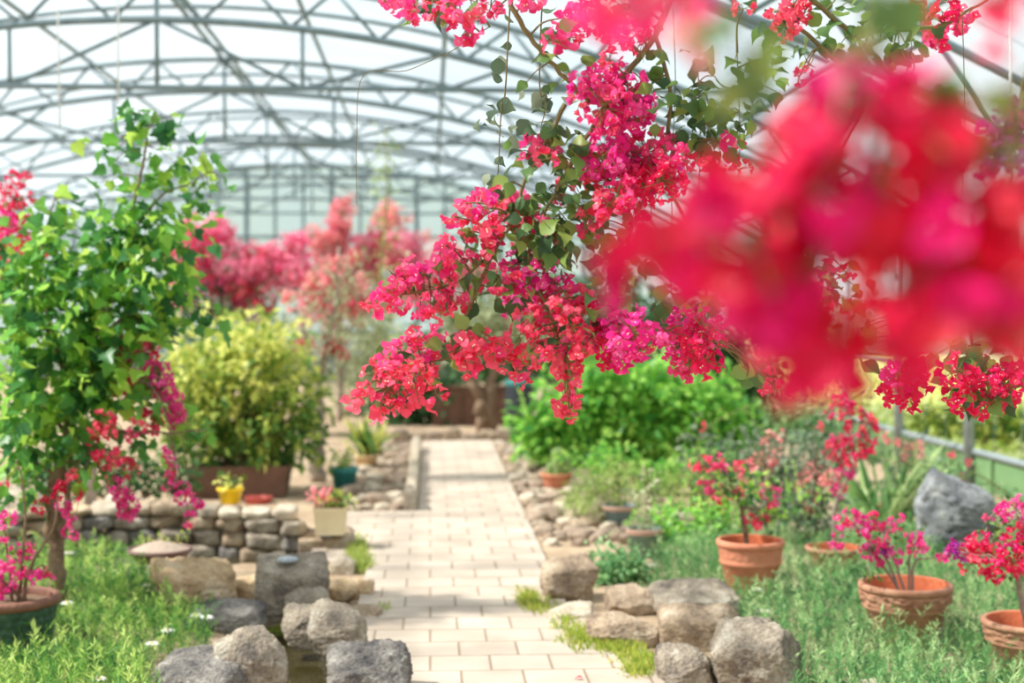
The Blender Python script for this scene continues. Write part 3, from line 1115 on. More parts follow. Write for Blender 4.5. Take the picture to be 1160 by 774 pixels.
# --- dry stone wall behind the pond
ordn = ['first', 'second', 'third', 'fourth', 'fifth', 'sixth', 'seventh', 'eighth', 'ninth', 'tenth', 'eleventh', 'twelfth', 'thirteenth', 'fourteenth', 'fifteenth', 'sixteenth']
gr = random.Random(5)
for course in range(4):
    px = -30 - course * 7
    i = 0
    while px < 322 and i < 16:
        wpx = gr.uniform(26, 44) if course else gr.uniform(24, 38)
        if course == 3:
            wpx = gr.uniform(22, 48)
        d = 9.0 + 0.25 * math.sin(px / 90)
        w_ = wpx / F * d
        z0 = [-0.1, 0.0, 0.10, 0.185][course] - 0.01
        h_ = [0.115, 0.115, 0.10, gr.uniform(0.07, 0.11)][course]
        c = at(px + wpx / 2, 400, d)
        me = rock_mesh((w_ * 1.0, 0.24, h_), 300 + course * 20 + i, 6, 5, 0.07, 3, gr.choice(['st_grey', 'st_brown', 'st_pale', 'st_tan'] if course == 3 else ['st_dark', 'st_grey', 'st_brown']), 0.0)
        o = obj('wall_stone', me, None, (c[0], d + gr.uniform(-.02, .02), z0), (0, 0, gr.uniform(-.08, .08)))
        tag(o, 'stone in the pond wall, %s from the left in the %s course' % (ordn[i], ['bottom', 'second lowest', 'second highest', 'top'][course]), 'stone', 'stones of the dry wall behind the pond')
        px += wpx
        i += 1

# --- rubble beds on both sides of the far path
RUB = [rock_mesh((0.15, 0.13, 0.09), 700 + i, 4.0, 6, 0.12, 3, ['st_rubble', 'st_rubble', 'st_pale', 'st_brown'][i % 4], 0.0) for i in range(7)]


def rubble(label, group, n, region, smin, smax, seed):
    g = random.Random(seed)
    k = 0
    placed = []
    tries = 0
    while k < n and tries < 6000:
        tries += 1
        x, y = region(g)
        s = g.uniform(smin, smax)
        if any((x - a_) ** 2 + (y - b_) ** 2 < (0.07 * (s + t_)) ** 2 for a_, b_, t_ in placed):
            continue
        placed.append((x, y, s))
        o = obj('rubble_stone', RUB[g.randrange(7)], None, (x, y, -0.012), (0, 0, g.uniform(0, 6.28)), s)
        tag(o, label, 'stone', group)
        k += 1


rubble('small rough stone in the rubble bed right of the path', 'rubble stones right of the path', 290,
       lambda g: (lambda y: (g.uniform(0.74, 1.0 + (15.4 - y) * 0.16), y))(g.uniform(8.9, 15.4)), 0.5, 1.15, 1)
rubble('small rough stone in the rubble bed left of the far path', 'rubble stones left of the far path', 105,
       lambda g: (g.uniform(-0.72, -0.22), g.uniform(yC0 + 0.12, 15.6)), 0.6, 1.35, 2)
# kerb stones at the left edge of the far path and across its end
for i in range(13):
    y = yC0 + 0.16 + i * 0.36
    o = obj('kerb_stone', rock_mesh((0.10, 0.35, 0.17 if i else 0.2), 800 + i, 6, 2, 0.02, 3, 'st_pale' if i else 'st_grey', 0.0), None, (-0.145, y, -0.01))
    tag(o, 'kerb stone along the left edge of the far path, %s from its near end' % ordn[i], 'kerb stone', 'kerb stones of the far path')
for i in range(9):
    o = obj('border_stone', rock_mesh((0.2, 0.2, 0.1 + 0.03 * (i % 3)), 830 + i, 3.4, 3, 0.05, 3, 'st_brown' if i % 2 else 'st_rubble', 0.0), None, (-0.75 + i * 0.2, 16.15 + 0.08 * (i % 2), -0.01))
    tag(o, 'stone in the row that closes the far end of the path, %s from the left' % ordn[i], 'stone', 'stones closing the path end')


# ================================================================== POTS
def pot_profile(r, h, kind='flower'):
    if kind == 'bowl':
        return [(0.0, 0), (r * 0.62, 0), (r * 0.8, h * 0.45), (r * 0.9, h * 0.8), (r * 1.0, h * 0.84), (r * 1.02, h * 0.92), (r * 1.0, h), (r * 0.9, h), (r * 0.88, h * 0.9), (r * 0.82, h * 0.72)], None
    if kind == 'flower':   # banded terracotta
        return [(0.0, 0), (r * 0.68, 0), (r * 0.70, h * 0.03), (r * 0.84, h * 0.54), (r * 0.91, h * 0.58), (r * 0.93, h * 0.615), (r * 0.90, h * 0.65), (r * 0.89, h * 0.67),
                (r * 0.91, h * 0.74), (r * 0.93, h * 0.85), (r * 0.95, h * 0.87), (r * 1.0, h * 0.895), (r * 1.02, h * 0.94), (r * 1.0, h * 0.985), (r * 0.97, h), (r * 0.90, h), (r * 0.88, h * 0.97), (r * 0.74, h * 0.52)], None
    if kind == 'plain':
        return [(0.0, 0), (r * 0.72, 0), (r * 0.9, h * 0.78), (r * 1.0, h * 0.8), (r * 1.03, h * 0.9), (r * 1.0, h), (r * 0.9, h), (r * 0.86, h * 0.84)], None
    if kind == 'tray':
        return [(0.0, 0), (r * 0.72, 0), (r * 0.95, h * 0.7), (r * 1.02, h * 0.82), (r * 1.0, h), (r * 0.93, h), (r * 0.9, h * 0.85)], None


def pot(parent, r, h, kind, mat, mat_in=None, rim=None, soil='soil', frieze=0.0, heap=0.0, seed=0):
    pr, _ = pot_profile(r, h, kind)
    g = random.Random(seed)
    o_ = Vector((g.uniform(0, 99), 0, 0))
    disp = None
    if kind == 'flower' and frieze:
        def disp(i, rr, z, t):
            if h * 0.655 < z < h * 0.86:
                return frieze * (0.5 + noise.noise(Vector((math.cos(t) * 9, math.sin(t) * 9, z * 70)) + o_)) * 1.6
            return 0.0
        # denser rows in the frieze band
        q = [p for p in pr if not (h * 0.68 < p[1] < h * 0.86)]
        band = [(r * (0.89 + 0.04 * k / 7), h * (0.68 + 0.17 * k / 7)) for k in range(8)]
        j = [i for i, p in enumerate(q) if p[1] <= h * 0.675][-1] if False else max(i for i, p in enumerate(q[:9]) if p[1] <= h * 0.675)
        pr = q[:j + 1] + band + q[j + 1:]
    elif kind == 'weave':
        pass
    k_rim = next(i for i, p in enumerate(pr) if p[1] >= h * (0.8 if kind != 'flower' else 0.865))
    mb = MB()
    mb.lathe(pr[:k_rim + 1], 96 if frieze else 48, disp=disp)
    body = mb.build('pot_body', M[mat], parent)
    mb = MB()
    mb.lathe(pr[k_rim:], 48, mats=[0 if p[1] >= pr[i + k_rim][1] * 0.9999 or True else 0 for i, p in enumerate(pr[k_rim:-1])][:-2] + [1, 1])
    mb.build('pot_rim', [M[rim or mat], M[mat_in or mat]], body)
    zs, rs = pr[-1][1], pr[-1][0]
    mb = MB()
    prof = [(rs + 0.004, zs)] + [(rs * (1 - t), zs + heap * math.sin(t * PI / 2)) for t in np.linspace(0.15, 0.97, 6)] + [(0.0, zs + heap)]
    mb.lathe(prof, 32, disp=lambda i, rr, z, t: 0.0)
    mb.build('soil', M[soil], parent)
    return zs


def pot_at(px0, px1, py_base, z0=0.0):
    """base point and rim radius from the photo columns of the rim and the row of the foot"""
    d = (EYE[2] - z0) * F / (py_base - 350)
    r = (px1 - px0) / F * d / 2
    c = gd((px0 + px1) / 2, py_base, z0)
    f = (c[1] + r * 0.8) / c[1]
    return np.array([c[0] * f, c[1] + r * 0.8, z0 - 0.004]), r


def fl(P, lst, d, dj=0.1, scale=1.0, leaves=0, tmpl=None, lsize=0.05, twig=True):
    for it in lst:
        px, py, tone, size = it[:4]
        s = it[4] if len(it) > 4 else 1.0
        P.cluster(at(px, py, d + P.g.uniform(-dj, dj)), tone, size, s * scale, twig, leaves, tmpl, lsize)


def potted(name, label, px0, px1, py_top, py_base, kind, mat, **kw):
    b, r = pot_at(px0, px1, py_base, kw.pop('z0', 0.0))
    d = b[1]
    # rim height from the photo row of the rim centre
    zt = at((px0 + px1) / 2, py_top, d)[2]
    h = zt - b[2]
    grp = kw.pop('group', None)
    seed = kw.pop('seed', 0)
    cat = kw.pop('cat', 'potted plant')
    P = Plant(name, label, cat, b, grp, seed)
    zs = pot(P.root, r, h, kind, mat, seed=seed, **kw)
    P.h, P.r, P.zs = h, r, b[2] + zs
    P.d = d
    return P


# P1 terracotta with coral and pink bougainvillea
P = potted('potted_bougainvillea', 'bougainvillea in the clean terracotta pot behind the right boulders, coral and pink blooms', 811, 889, 611, 680, 'flower', 'terracotta', mat_in='terracotta_in', seed=1, group='potted bougainvilleas in the right planting', frieze=0.003)
d = P.d
top = at(846, 608, d)
P.line([(top[0], d, P.zs - 0.02), at(842, 585, d), at(832, 560, d), at(826, 545, d)], 0.016, 0.007)
P.line([at(840, 580, d), at(856, 555, d + .05), at(872, 530, d)], 0.008, 0.004)
P.line([at(834, 563, d), at(812, 545, d - .05), at(798, 530, d)], 0.006, 0.003)
P.line([at(838, 575, d), at(862, 578, d - .05), at(872, 588, d - .05)], 0.006, 0.003)
fl(P, [(797, 526, 'coral', 'm'), (786, 528, 'coral', 's'), (812, 524, 'pink', 'm'), (822, 530, 'pink', 's'), (838, 530, 'coral', 's'), (850, 528, 'salmon', 's'), (800, 552, 'pink', 'm'), (815, 555, 'magenta', 'm', .8),
       (812, 566, 'coral', 's'), (828, 560, 'coral', 's'), (838, 556, 'coral', 's'), (868, 558, 'magenta', 'm'), (880, 558, 'magenta', 'm', .8), (875, 570, 'pink', 's'), (850, 588, 'coral', 'm', .7), (868, 586, 'coral', 's'), (858, 594, 'crimson', 's'), (842, 540, 'salmon', 's')], d, .12)
P.blob(at(832, 550, d), (.19, .16, .11), 230, T_LOW, .045, .05)
P.blob(at(868, 585, d), (.1, .1, .07), 60, T_LOW, .04, .05)
P.done('bark', 'leaf_fresh')

# P2 low bowl with the tall red plant
P = potted('potted_bougainvillea', 'tall red and magenta bougainvillea column in a low terracotta bowl', 912, 977, 619, 652, 'bowl', 'terracotta_old', mat_in='terracotta_in', seed=2, group='potted bougainvilleas in the right planting')
d = P.d
P.line([(at(946, 618, d)[0], d, P.zs - .02), at(944, 600, d), at(946, 575, d), at(958, 545, d), at(968, 510, d), at(962, 470, d), at(945, 452, d)], 0.013, 0.004)
P.line([at(962, 535, d), at(985, 500, d), at(978, 465, d)], .006, .003)
fl(P, [(946, 452, 'coral', 'm'), (958, 455, 'pink', 'm'), (968, 462, 'coral', 'm'), (978, 472, 'crimson', 'm'), (986, 488, 'crimson', 'm'), (940, 466, 'pink', 's'), (952, 470, 'coral', 's'), (930, 484, 'coral', 's', .8),
       (962, 482, 'crimson', 's'), (988, 478, 'crimson', 's'), (948, 500, 'pink', 'm'), (942, 510, 'coral', 'm'), (960, 505, 'crimson', 'm'), (972, 500, 'pink', 'm'), (982, 505, 'crimson', 'm'), (950, 522, 'crimson', 'm'), (965, 520, 'crimson', 'm'), (980, 516, 'crimson', 's'),
       (940, 540, 'salmon', 'm'), (955, 540, 'magenta', 'm'), (966, 535, 'magenta', 's'), (946, 556, 'magenta', 'm', .8), (958, 553, 'salmon', 's'), (935, 546, 'salmon', 's'), (944, 622, 'magenta', 's', .8)], d, .1)
P.blob(at(962, 490, d), (.12, .12, .28), 80, T_LOW, .05, .05)
P.done('bark_grey', 'leaf_grey')

# P3 frieze pot with magenta blooms
P = potted('potted_bougainvillea', 'magenta bougainvillea spilling left from the large frieze-banded terracotta pot', 972, 1079, 660, 736, 'flower', 'terracotta_old', mat_in='terracotta_in', rim='terracotta_old', seed=3, frieze=0.012, group='potted bougainvilleas in the right planting')
d = P.d
for k_, (a_, b_) in enumerate([((1005, 635), (985, 618)), ((1030, 640), (1035, 618)), ((1012, 632), (1000, 605)), ((1035, 640), (1060, 632)), ((1000, 640), (975, 600))]):
    P.line([(at(1026, 655, d)[0] + .01 * k_, d - .03, P.zs - .02), at(*a_, d), at(*b_, d - .05)], .008, .003)
fl(P, [(952, 590, 'pink', 's'), (965, 588, 'magenta', 'm', .9), (978, 594, 'magenta', 'm'), (992, 592, 'pink', 'm', .9), (1003, 600, 'magenta', 's'), (985, 604, 'magenta', 's'), (998, 612, 'pink', 's'), (1012, 592, 'magenta', 's', .8), (1016, 600, 'pink', 's', .7),
       (950, 604, 'magenta', 's'), (946, 616, 'magenta', 's', .9), (984, 625, 'magenta', 'm', .9), (996, 632, 'magenta', 'm', .9), (1006, 622, 'purple', 's'), (1014, 630, 'magenta', 's'), (1030, 608, 'magenta', 's', .8), (1038, 608, 'magenta', 'm', .8), (1046, 620, 'magenta', 'm', .8), (1036, 622, 'pink', 's'), (1020, 588, 'magenta', 's', .7), (1066, 632, 'pink', 's', .6)], d - .05, .1)
P.blob(at(1000, 612, d), (.18, .14, .09), 110, T_LOW, .03, .08)
P.blob(at(985, 650, d - .1), (.06, .05, .03), 30, T_LOW, .03, .1)
P.done('bark_grey', 'leaf_vine')

# P4 pot cut by the right edge
P = potted('potted_bougainvillea', 'crimson bougainvillea leaning left from the terracotta pot cut by the right picture edge', 1112, 1222, 702, 772, 'flower', 'terracotta_old', mat_in='terracotta_in', seed=4, frieze=0.008, group='potted bougainvilleas in the right planting')
d = P.d
P.line([(at(1166, 700, d)[0], d, P.zs - .02), at(1156, 670, d), at(1148, 650, d), at(1125, 635, d - .05), at(1098, 628, d - .05)], .016, .004)
P.line([at(1150, 655, d), at(1165, 620, d), at(1150, 580, d)], .008, .003)
P.line([at(1150, 652, d), at(1180, 610, d), at(1190, 580, d)], .008, .003)
P.line([at(1135, 642, d), at(1120, 600, d), at(1118, 588, d)], .004, .002)
fl(P, [(1068, 630, 'magenta', 's', .8), (1076, 626, 'purple', 's', .8), (1086, 622, 'purple', 'm', .7), (1094, 632, 'purple', 's', .7), (1090, 622, 'crimson', 's'), (1102, 620, 'crimson', 'm', .9), (1112, 612, 'crimson', 'm', .9), (1100, 640, 'coral', 'm', .8), (1108, 632, 'coral', 's'),
       (1118, 626, 'crimson', 'm'), (1128, 632, 'pink', 'm', .9), (1122, 655, 'crimson', 's'), (1130, 645, 'crimson', 'm', .9), (1142, 618, 'magenta', 'm', .9), (1136, 612, 'crimson', 's'), (1148, 636, 'crimson', 'm'), (1154, 648, 'coral', 's'), (1116, 586, 'pink', 's', .6),
       (1138, 578, 'magenta', 'm', .8), (1146, 572, 'magenta', 'm', .8), (1156, 568, 'magenta', 'm', .8), (1132, 586, 'magenta', 's'), (1158, 600, 'crimson', 'm'), (1160, 622, 'crimson', 'm'), (1172, 590, 'magenta', 'l', .7), (1175, 630, 'crimson', 'l', .7)], d - .05, .1)
P.blob(at(1150, 610, d), (.12, .12, .14), 110, T_LOW, .045, .08)
P.done('bark_grey', 'leaf_vine')

# P5 dark green woven pot at the left edge
b, r = pot_at(-48, 66, 760)
d = b[1]
zt = at(10, 674, d)[2]
h = zt - b[2]
P = Plant('potted_bougainvillea', 'magenta bougainvillea in the dark green woven pot with a thick brown rim, left edge', 'potted plant', b, None, 5)
mb = MB()
rows = 44
prof = [(0.0, 0)] + [(r * (0.74 + 0.22 * k / rows), h * 0.86 * k / rows) for k in range(rows + 1)]
mb.lathe(prof, 160, disp=lambda i, rr, z, t: 0.0 if i == 0 else 0.008 * (abs(math.sin(z / h * 26)) ** 0.5 * (1 if math.sin(t * 26 + (PI if int(z / h * 26 / PI) % 2 else 0)) > 0 else 0.3)))
mb.build('pot_body', M['potgreen'], P.root)
mb = MB()
mb.lathe([(r * 0.93, h * 0.86), (r * 1.0, h * 0.86), (r * 1.05, h * 0.9), (r * 1.05, h * 0.96), (r * 1.0, h), (r * 0.92, h), (r * 0.89, h * 0.96), (r * 0.88, h * 0.82)], 64,
         disp=lambda i, rr, z, t: 0.006 * noise.noise(Vector((math.cos(t) * 5, math.sin(t) * 5, z * 30))))
mb.build('pot_rim', M['brownrim'], P.root)
mb = MB()
mb.lathe([(r * 0.9, h * 0.88), (r * 0.5, h * 0.9), (0, h * 0.91)], 32)
mb.build('soil', M['soil'], P.root)
zs = b[2] + h * 0.88
bx = at(14, 676, d)
for k_, pts in enumerate([[(10, 640), (4, 590)], [(28, 610), (26, 550), (18, 520)], [(36, 640), (60, 600), (66, 555)], [(30, 655), (48, 640)], [(-5, 650), (-20, 610)]]):
    P.line([(bx[0] + .02 * k_, d, zs - .02)] + [at(*p, d - .05) for p in pts], .008, .003)
fl(P, [(6, 590, 'magenta', 's'), (18, 624, 'magenta', 's'), (28, 628, 'magenta', 's'), (34, 622, 'pink', 's', .7), (8, 640, 'magenta', 'm', .8), (4, 655, 'magenta', 'm'), (18, 652, 'magenta', 'm', .8), (26, 650, 'pink', 's'), (36, 652, 'magenta', 's'), (50, 650, 'pink', 's', .9), (56, 656, 'magenta', 's', .7), (42, 646, 'magenta', 's', .8),
       (4, 548, 'coral', 's', .8), (2, 610, 'magenta', 's', .8), (-8, 640, 'magenta', 'm'), (3, 670, 'magenta', 's')], d - .05, .08)
P.blob(at(20, 625, d), (.12, .1, .08), 40, T_LOW, .035, .1)
P.done('bark', 'leaf_vine')

# P6 gravel tray with yellow sprouts on its rock
P = potted('gravel_tray', 'shallow brown tray of gravel with a few yellow sprouts, standing on a low rock', 145, 218, 621, 640, 'tray', 'traybrown', soil='gravel', heap=0.05, seed=6, z0=0.155, cat='plant tray')
d = P.d
for px, py in [(160, 604), (178, 602), (206, 603), (212, 600), (200, 605), (185, 606), (168, 609)]:
    p0 = at(px, 615, d)
    p0[2] = P.zs + .03
    c = P.line([p0, at(px + 1, (py + 615) / 2, d), at(px + 2, py, d)], .002, .001, 4)
    P.leaves(c[3:] + P.g.normal(size=c[3:].shape) * .008, T_LOW, .022, up=.4)
P.done('twig_green', 'leaf_yellow')

# P7 yellow pot
P = potted('potted_succulent', 'small succulent in the bright yellow pot on the pond wall', 246, 276, 552, 571, 'plain', 'yellow', seed=7, z0=0.262)
P.line([(P.base[0], P.d, P.zs - .02), (P.base[0], P.d, P.zs + .06)], .008, .006)
P.blob(at(258, 546, P.d), (.075, .07, .05), 70, T_LOW, .05, .1, up=1.2)
P.done('twig_green', 'leaf_yellow')

# P8 cream square pot with pink and green leaves
b, r = pot_at(356, 394, 606, 0.12)
P = Plant('potted_coleus', 'pink and green leafy plant in the square cream pot on a slab', 'potted plant', b, None, 8)
d = b[1]
h = (605 - 574) / F * d
mb = MB()
for z0_, z1_, a0, a1 in ((0, h * .85, .86, .98), (h * .85, h, 1.02, 1.02)):
    V = [(sx * r * k * .98, sy * r * k * .98, z) for z, k in ((z0_, a0), (z1_, a1)) for sx, sy in ((-1, -1), (1, -1), (1, 1), (-1, 1))]
    mb.add(V, [(0, 1, 5, 4), (1, 2, 6, 5), (2, 3, 7, 6), (3, 0, 4, 7), (0, 3, 2, 1)])
mb.build('pot_body', M['cream'], P.root, smooth=False)
mb = MB()
mb.box((0, 0, h * .95), (r * 1.9, r * 1.9, .01))
mb.build('soil', M['soil'], P.root, smooth=False)
zs = b[2] + h
P.line([(b[0], d, zs - .02), (b[0], d, zs + .1)], .006, .004)
P.blob(at(380, 566, d), (.11, .09, .06), 120, T_LOW, .05, .1)
pk = MB()
C, u = ell(P.g, 80, at(366, 560, d) - b, (.10, .09, .06), .2)
leaves_into(pk, T_LOW, C, .05, P.g)
o = pk.build('pink_foliage', M['salmon'], P.root)
o['label'] = 'pink leaves'
P.done('twig_green', 'leaf_yellow')

# P9 teal pot, P10 tan pot
P = potted('potted_herb', 'pale small plant in the teal plastic pot near the grey tree trunk', 374, 406, 529, 556, 'plain', 'teal', seed=9)
P.line([(P.base[0], P.d, P.zs - .02), (P.base[0], P.d, P.zs + .1)], .008, .005)
P.blob((P.base[0], P.d, P.zs + .1), (.12, .12, .09), 130, T_LOW, .05, .1)
P.done('twig_green', 'leaf_pale')
P = potted('potted_spiky_plant', 'upright yellow-green spiky plant in the tan pot left of the far path', 402, 429, 514, 536, 'plain', 'tanpot', seed=10)
T_BLADE = tm(*surf([.03, .05, .05, .035, .004], lambda t: (t * (1 - .18 * t), .0 - .35 * t * t), 3, .3))
P.line([(P.base[0], P.d, P.zs - .02), (P.base[0], P.d, P.zs + .06)], .02, .012)
k_ = 70
dirs = P.g.normal(size=(k_, 3)) * .35
dirs[:, 2] = 1
P.leaves(np.array([P.base[0], P.d, P.zs]) + P.g.normal(size=(k_, 3)) * [.03, .03, .0], T_BLADE, .42, up=0, droop=0, out=dirs * 2.2)
P.done('twig_green', 'leaf_yellow')

# P11, P12, P13 right side
P = potted('potted_feathery_shrub', 'feathery pale green shrub in the grey-blue pot beside the rubble bed', 682, 721, 572, 601, 'plain', 'bluepot', rim='pinkrim', seed=11)
d = P.d
P.line([(P.base[0], d, P.zs - .02), at(702, 560, d), at(698, 535, d)], .012, .005)
for px, py in ((670, 545), (655, 555), (725, 540), (710, 525), (685, 530)):
    P.line([at(701, 558, d), at((px + 702) / 2, py + 4, d), at(px, py, d + .1)], .005, .002)
P.blob(at(698, 548, d + .1), (.3, .22, .17), 900, T_NARROW, .06, .02)
P.blob(at(660, 565, d + .1), (.18, .18, .13), 420, T_NARROW, .06, .02)
P.done('twig_green', 'leaf_pale')
P = potted('potted_sapling', 'thin brown stemmed sapling in the grey-green pot with a pinkish rim', 709, 750, 598, 632, 'plain', 'greenpot', rim='pinkrim', seed=12)
d = P.d
P.line([(P.base[0], d, P.zs - .02), at(733, 580, d), at(736, 555, d), at(730, 530, d)], .009, .004)
P.line([at(733, 582, d), at(742, 560, d), at(748, 545, d)], .005, .002)
P.blob(at(733, 560, d), (.09, .09, .15), 70, T_LOW, .05, .1)
P.blob(at(728, 590, d), (.07, .07, .03), 60, T_LOW, .04, .1)
P.done('bark', 'leaf_olive')
P = potted('potted_cactus', 'stubby column cactus in the shallow terracotta bowl at the rubble bed', 612, 648, 536, 558, 'bowl', 'terracotta', seed=13)
d = P.d
mb = MB()
for px, ph, rr in ((632, .26, .05), (641, .19, .04), (624, .13, .03)):
    x_ = at(px, 530, d)[0] - P.base[0]
    pr = [(rr * .9, P.zs - P.base[2] - .02)] + [(rr * (1 if t < .75 else math.sqrt(max(0, 1 - ((t - .75) / .25) ** 2)) + .02), P.zs - P.base[2] + ph * t) for t in np.linspace(.1, 1, 12)]
    mb.lathe(pr, 40, disp=lambda i, q, z, t: .006 * math.cos(t * 10), c=(x_, 0, 0))
mb.build('cactus_stem', M['cactus'], P.root)
P.done()

# long brown planter with the yellow-green shrub
pl = gd(270, 566)
P = Plant('potted_shrub', 'big yellow-green leafy shrub in a brown planter box left of the grey trunk', 'shrub', pl + [0, .2, 0], None, 21)
b = P.base
d = b[1]
mb = MB()
w_ = 110 / F * d / 2
mb.add([(sx * w_ * k, sy * .22 * k, z) for z, k in ((0, .9), (.26, 1.0), (.26, .93), (.2, .92)) for sx, sy in ((-1, -1), (1, -1), (1, 1), (-1, 1))],
       [(i * 4 + j, i * 4 + (j + 1) % 4, i * 4 + 4 + (j + 1) % 4, i * 4 + 4 + j) for i in range(3) for j in range(4)])
mb.build('planter_box', M['brownbox'], P.root, smooth=False)
mb = MB()
mb.box((0, 0, .19), (w_ * 1.84, .4, .02))
mb.build('soil', M['soil'], P.root, smooth=False)
for px, py in ((230, 430), (260, 400), (290, 395), (320, 430), (340, 460), (215, 470), (275, 450)):
    P.line([(b[0] + (px - 275) * .0015, d, .18), at((px + 275) / 2, 500, d), at(px, py, d + P.g.uniform(-.2, .2))], .018, .005)
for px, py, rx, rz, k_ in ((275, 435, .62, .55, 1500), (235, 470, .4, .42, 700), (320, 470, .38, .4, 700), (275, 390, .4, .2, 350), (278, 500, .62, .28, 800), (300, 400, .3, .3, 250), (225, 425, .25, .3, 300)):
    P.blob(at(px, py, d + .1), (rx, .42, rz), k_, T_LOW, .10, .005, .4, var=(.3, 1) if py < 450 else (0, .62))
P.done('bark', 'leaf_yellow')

# red tray and teal drum behind
b, r = pot_at(277, 309, 572, 0.0)
t_ = thing('red_tray', 'flat red tray on the ground right of the yellow pot', 'tray', b)
mb = MB()
mb.lathe([(0, 0), (r * .9, 0), (r, .05), (r * 1.03, .055), (r * .97, .05), (r * .9, .012), (0, .012)], 40)
mb.build('tray_body', M['redtray'], t_)
b, r = pot_at(284, 306, 545, 0.0)
P = potted('teal_pot', 'small teal pot half hidden at the foot of the yellow-green shrub', 286, 303, 528, 562, 'plain', 'teal', seed=31, cat='pot')
P.done()

# silvery shells on the rocks
for rk, px, lb in ((R5, 326, 'silvery shell lying on the tall square block'), (R14, 369, 'silvery shell lying on the front of the slab beside the cream pot')):
    yy = rk.location.y - (0.02 if rk is R5 else 0.1)
    xx = at(px, 620, yy)[0]
    mb = MB()
    mb.lathe([(0, 0), (.045, .003), (.062, .012), (.06, .02), (.04, .03), (.015, .034), (0, .035)], 40, disp=lambda i, q, z, t: .006 * math.cos(9 * t) * (q / .06))
    o = mb.build('shell', M['shell'], None, (xx, yy, top_of(rk, xx, yy) - .004))
    o.scale = (.8, .64, .9)
    tag(o, lb, 'shell', 'silvery shells on the rocks')
# big pale stones and a wooden stake at the far left of the pond wall
rock('large rounded pale stone at the left picture edge above the pond wall', (-40, 540, 30, 600), 'st_pale', 61, shape=3, depth=.7)
rock('rounded grey stone leaning between the pond wall and the bush trunk', (22, 548, 62, 602), 'st_grey', 62, shape=3, depth=.7)
rock('low pale stone behind the pond wall, right of the wooden stake', (120, 552, 165, 586), 'st_pale', 63, shape=3.5, depth=.8)
b = gd(103, 590)
mb = MB()
mb.box((0, 0, .17), (.075, .06, .38))
mb.box((.0, .0, .37), (.09, .075, .025))
tag(mb.build('wooden_stake', M['bark_grey'], None, b, smooth=False), 'short square wooden stake behind the pond wall near the bush', 'stake')

# ================================================================== PLANTS IN THE BEDS
# ---- left leafy bougainvillea bush
base = gd(62, 706)
base[1] += .1
d = base[1]
P = Plant('bougainvillea_bush', 'tall bright-leaved bush at the left with hanging pink and magenta flower sprays', 'bush', base, None, 41)
P.line([base, at(64, 640, d), at(60, 580, d), at(68, 520, d), at(85, 460, d)], .045, .02, 10)
P.line([at(70, 610, d), at(78, 570, d), at(70, 520, d)], .02, .012)
P.line([at(85, 460, d), at(108, 380, d), at(132, 300, d), at(150, 240, d), at(163, 180, d), at(168, 132, d)], .016, .004, 8)
P.line([at(138, 282, d), at(160, 250, d), at(185, 220, d), at(215, 208, d), at(235, 196, d)], .008, .003)
P.line([at(128, 310, d), at(165, 290, d), at(200, 280, d), at(222, 285, d)], .007, .003)
P.line([at(110, 380, d), at(160, 350, d), at(205, 345, d), at(245, 352, d)], .008, .003)
P.line([at(85, 460, d), at(60, 380, d), at(45, 300, d), at(62, 225, d)], .014, .004)
P.line([at(60, 385, d), at(25, 330, d), at(-10, 290, d)], .01, .004)
P.line([at(75, 490, d), at(30, 440, d), at(-15, 420, d)], .012, .004)
P.line([at(90, 450, d), at(150, 430, d), at(180, 450, d - .1), at(195, 500, d - .15)], .01, .004)
P.line([at(75, 500, d), at(130, 490, d - .1), at(190, 490, d - .2), at(235, 487, d - .2)], .009, .003)
P.line([at(66, 530, d), at(110, 510, d - .15), at(150, 530, d - .2)], .008, .003)
P.line([at(66, 540, d), at(30, 520, d), at(-10, 510, d)], .01, .004)
L = T_LOBED
for px, py, rx, ry, k_, dz in ((95, 300, 95, 60, 230, .3), (60, 370, 75, 75, 330, .4), (140, 370, 75, 70, 270, .35), (95, 440, 85, 60, 330, .35), (30, 470, 50, 65, 230, .35), (150, 300, 60, 50, 130, .3), (180, 330, 60, 40, 100, .2), (85, 500, 65, 40, 130, .3),
                               (25, 320, 40, 50, 120, .3), (60, 260, 45, 40, 34, .2), (160, 250, 40, 36, 60, .2), (205, 250, 42, 50, 44, .15), (165, 205, 30, 26, 14, .1), (130, 260, 30, 40, 50, .15), (20, 550, 40, 40, 50, .2), (200, 370, 45, 20, 26, .1), (120, 520, 50, 22, 40, .2), (205, 495, 34, 16, 22, .1), (110, 400, 50, 50, 120, .3)):
    s = d / F
    P.blob(at(px, py, d), (rx * s, dz, ry * s), int(k_ * .92), L, .078, .06, .2, up=.75)
for px, py in ((168, 128), (176, 140), (158, 132), (140, 132), (148, 138), (136, 150), (150, 150), (155, 152), (186, 143), (196, 132), (192, 150), (180, 155), (118, 168), (132, 170), (127, 185), (125, 178), (190, 165), (180, 178), (200, 185), (172, 175), (222, 170), (228, 176), (222, 192), (240, 195), (252, 200), (232, 215), (240, 230), (125, 205), (170, 210), (205, 195), (65, 215), (88, 230), (185, 195), (235, 240), (55, 250), (232, 235), (242, 350), (240, 365), (238, 372), (216, 460), (225, 500), (232, 510), (185, 440)):
    P.leaves([at(px + P.g.normal() * q_, py + P.g.normal() * q_, d + P.g.uniform(-.08, .08)) for q_ in ((0, 9, 13) if px > 100 and py < 300 else (0,))], L, .078, up=.5, toward=np.array([0, -.5, 0]))
    P.twig(at(px, py, d), .0016)
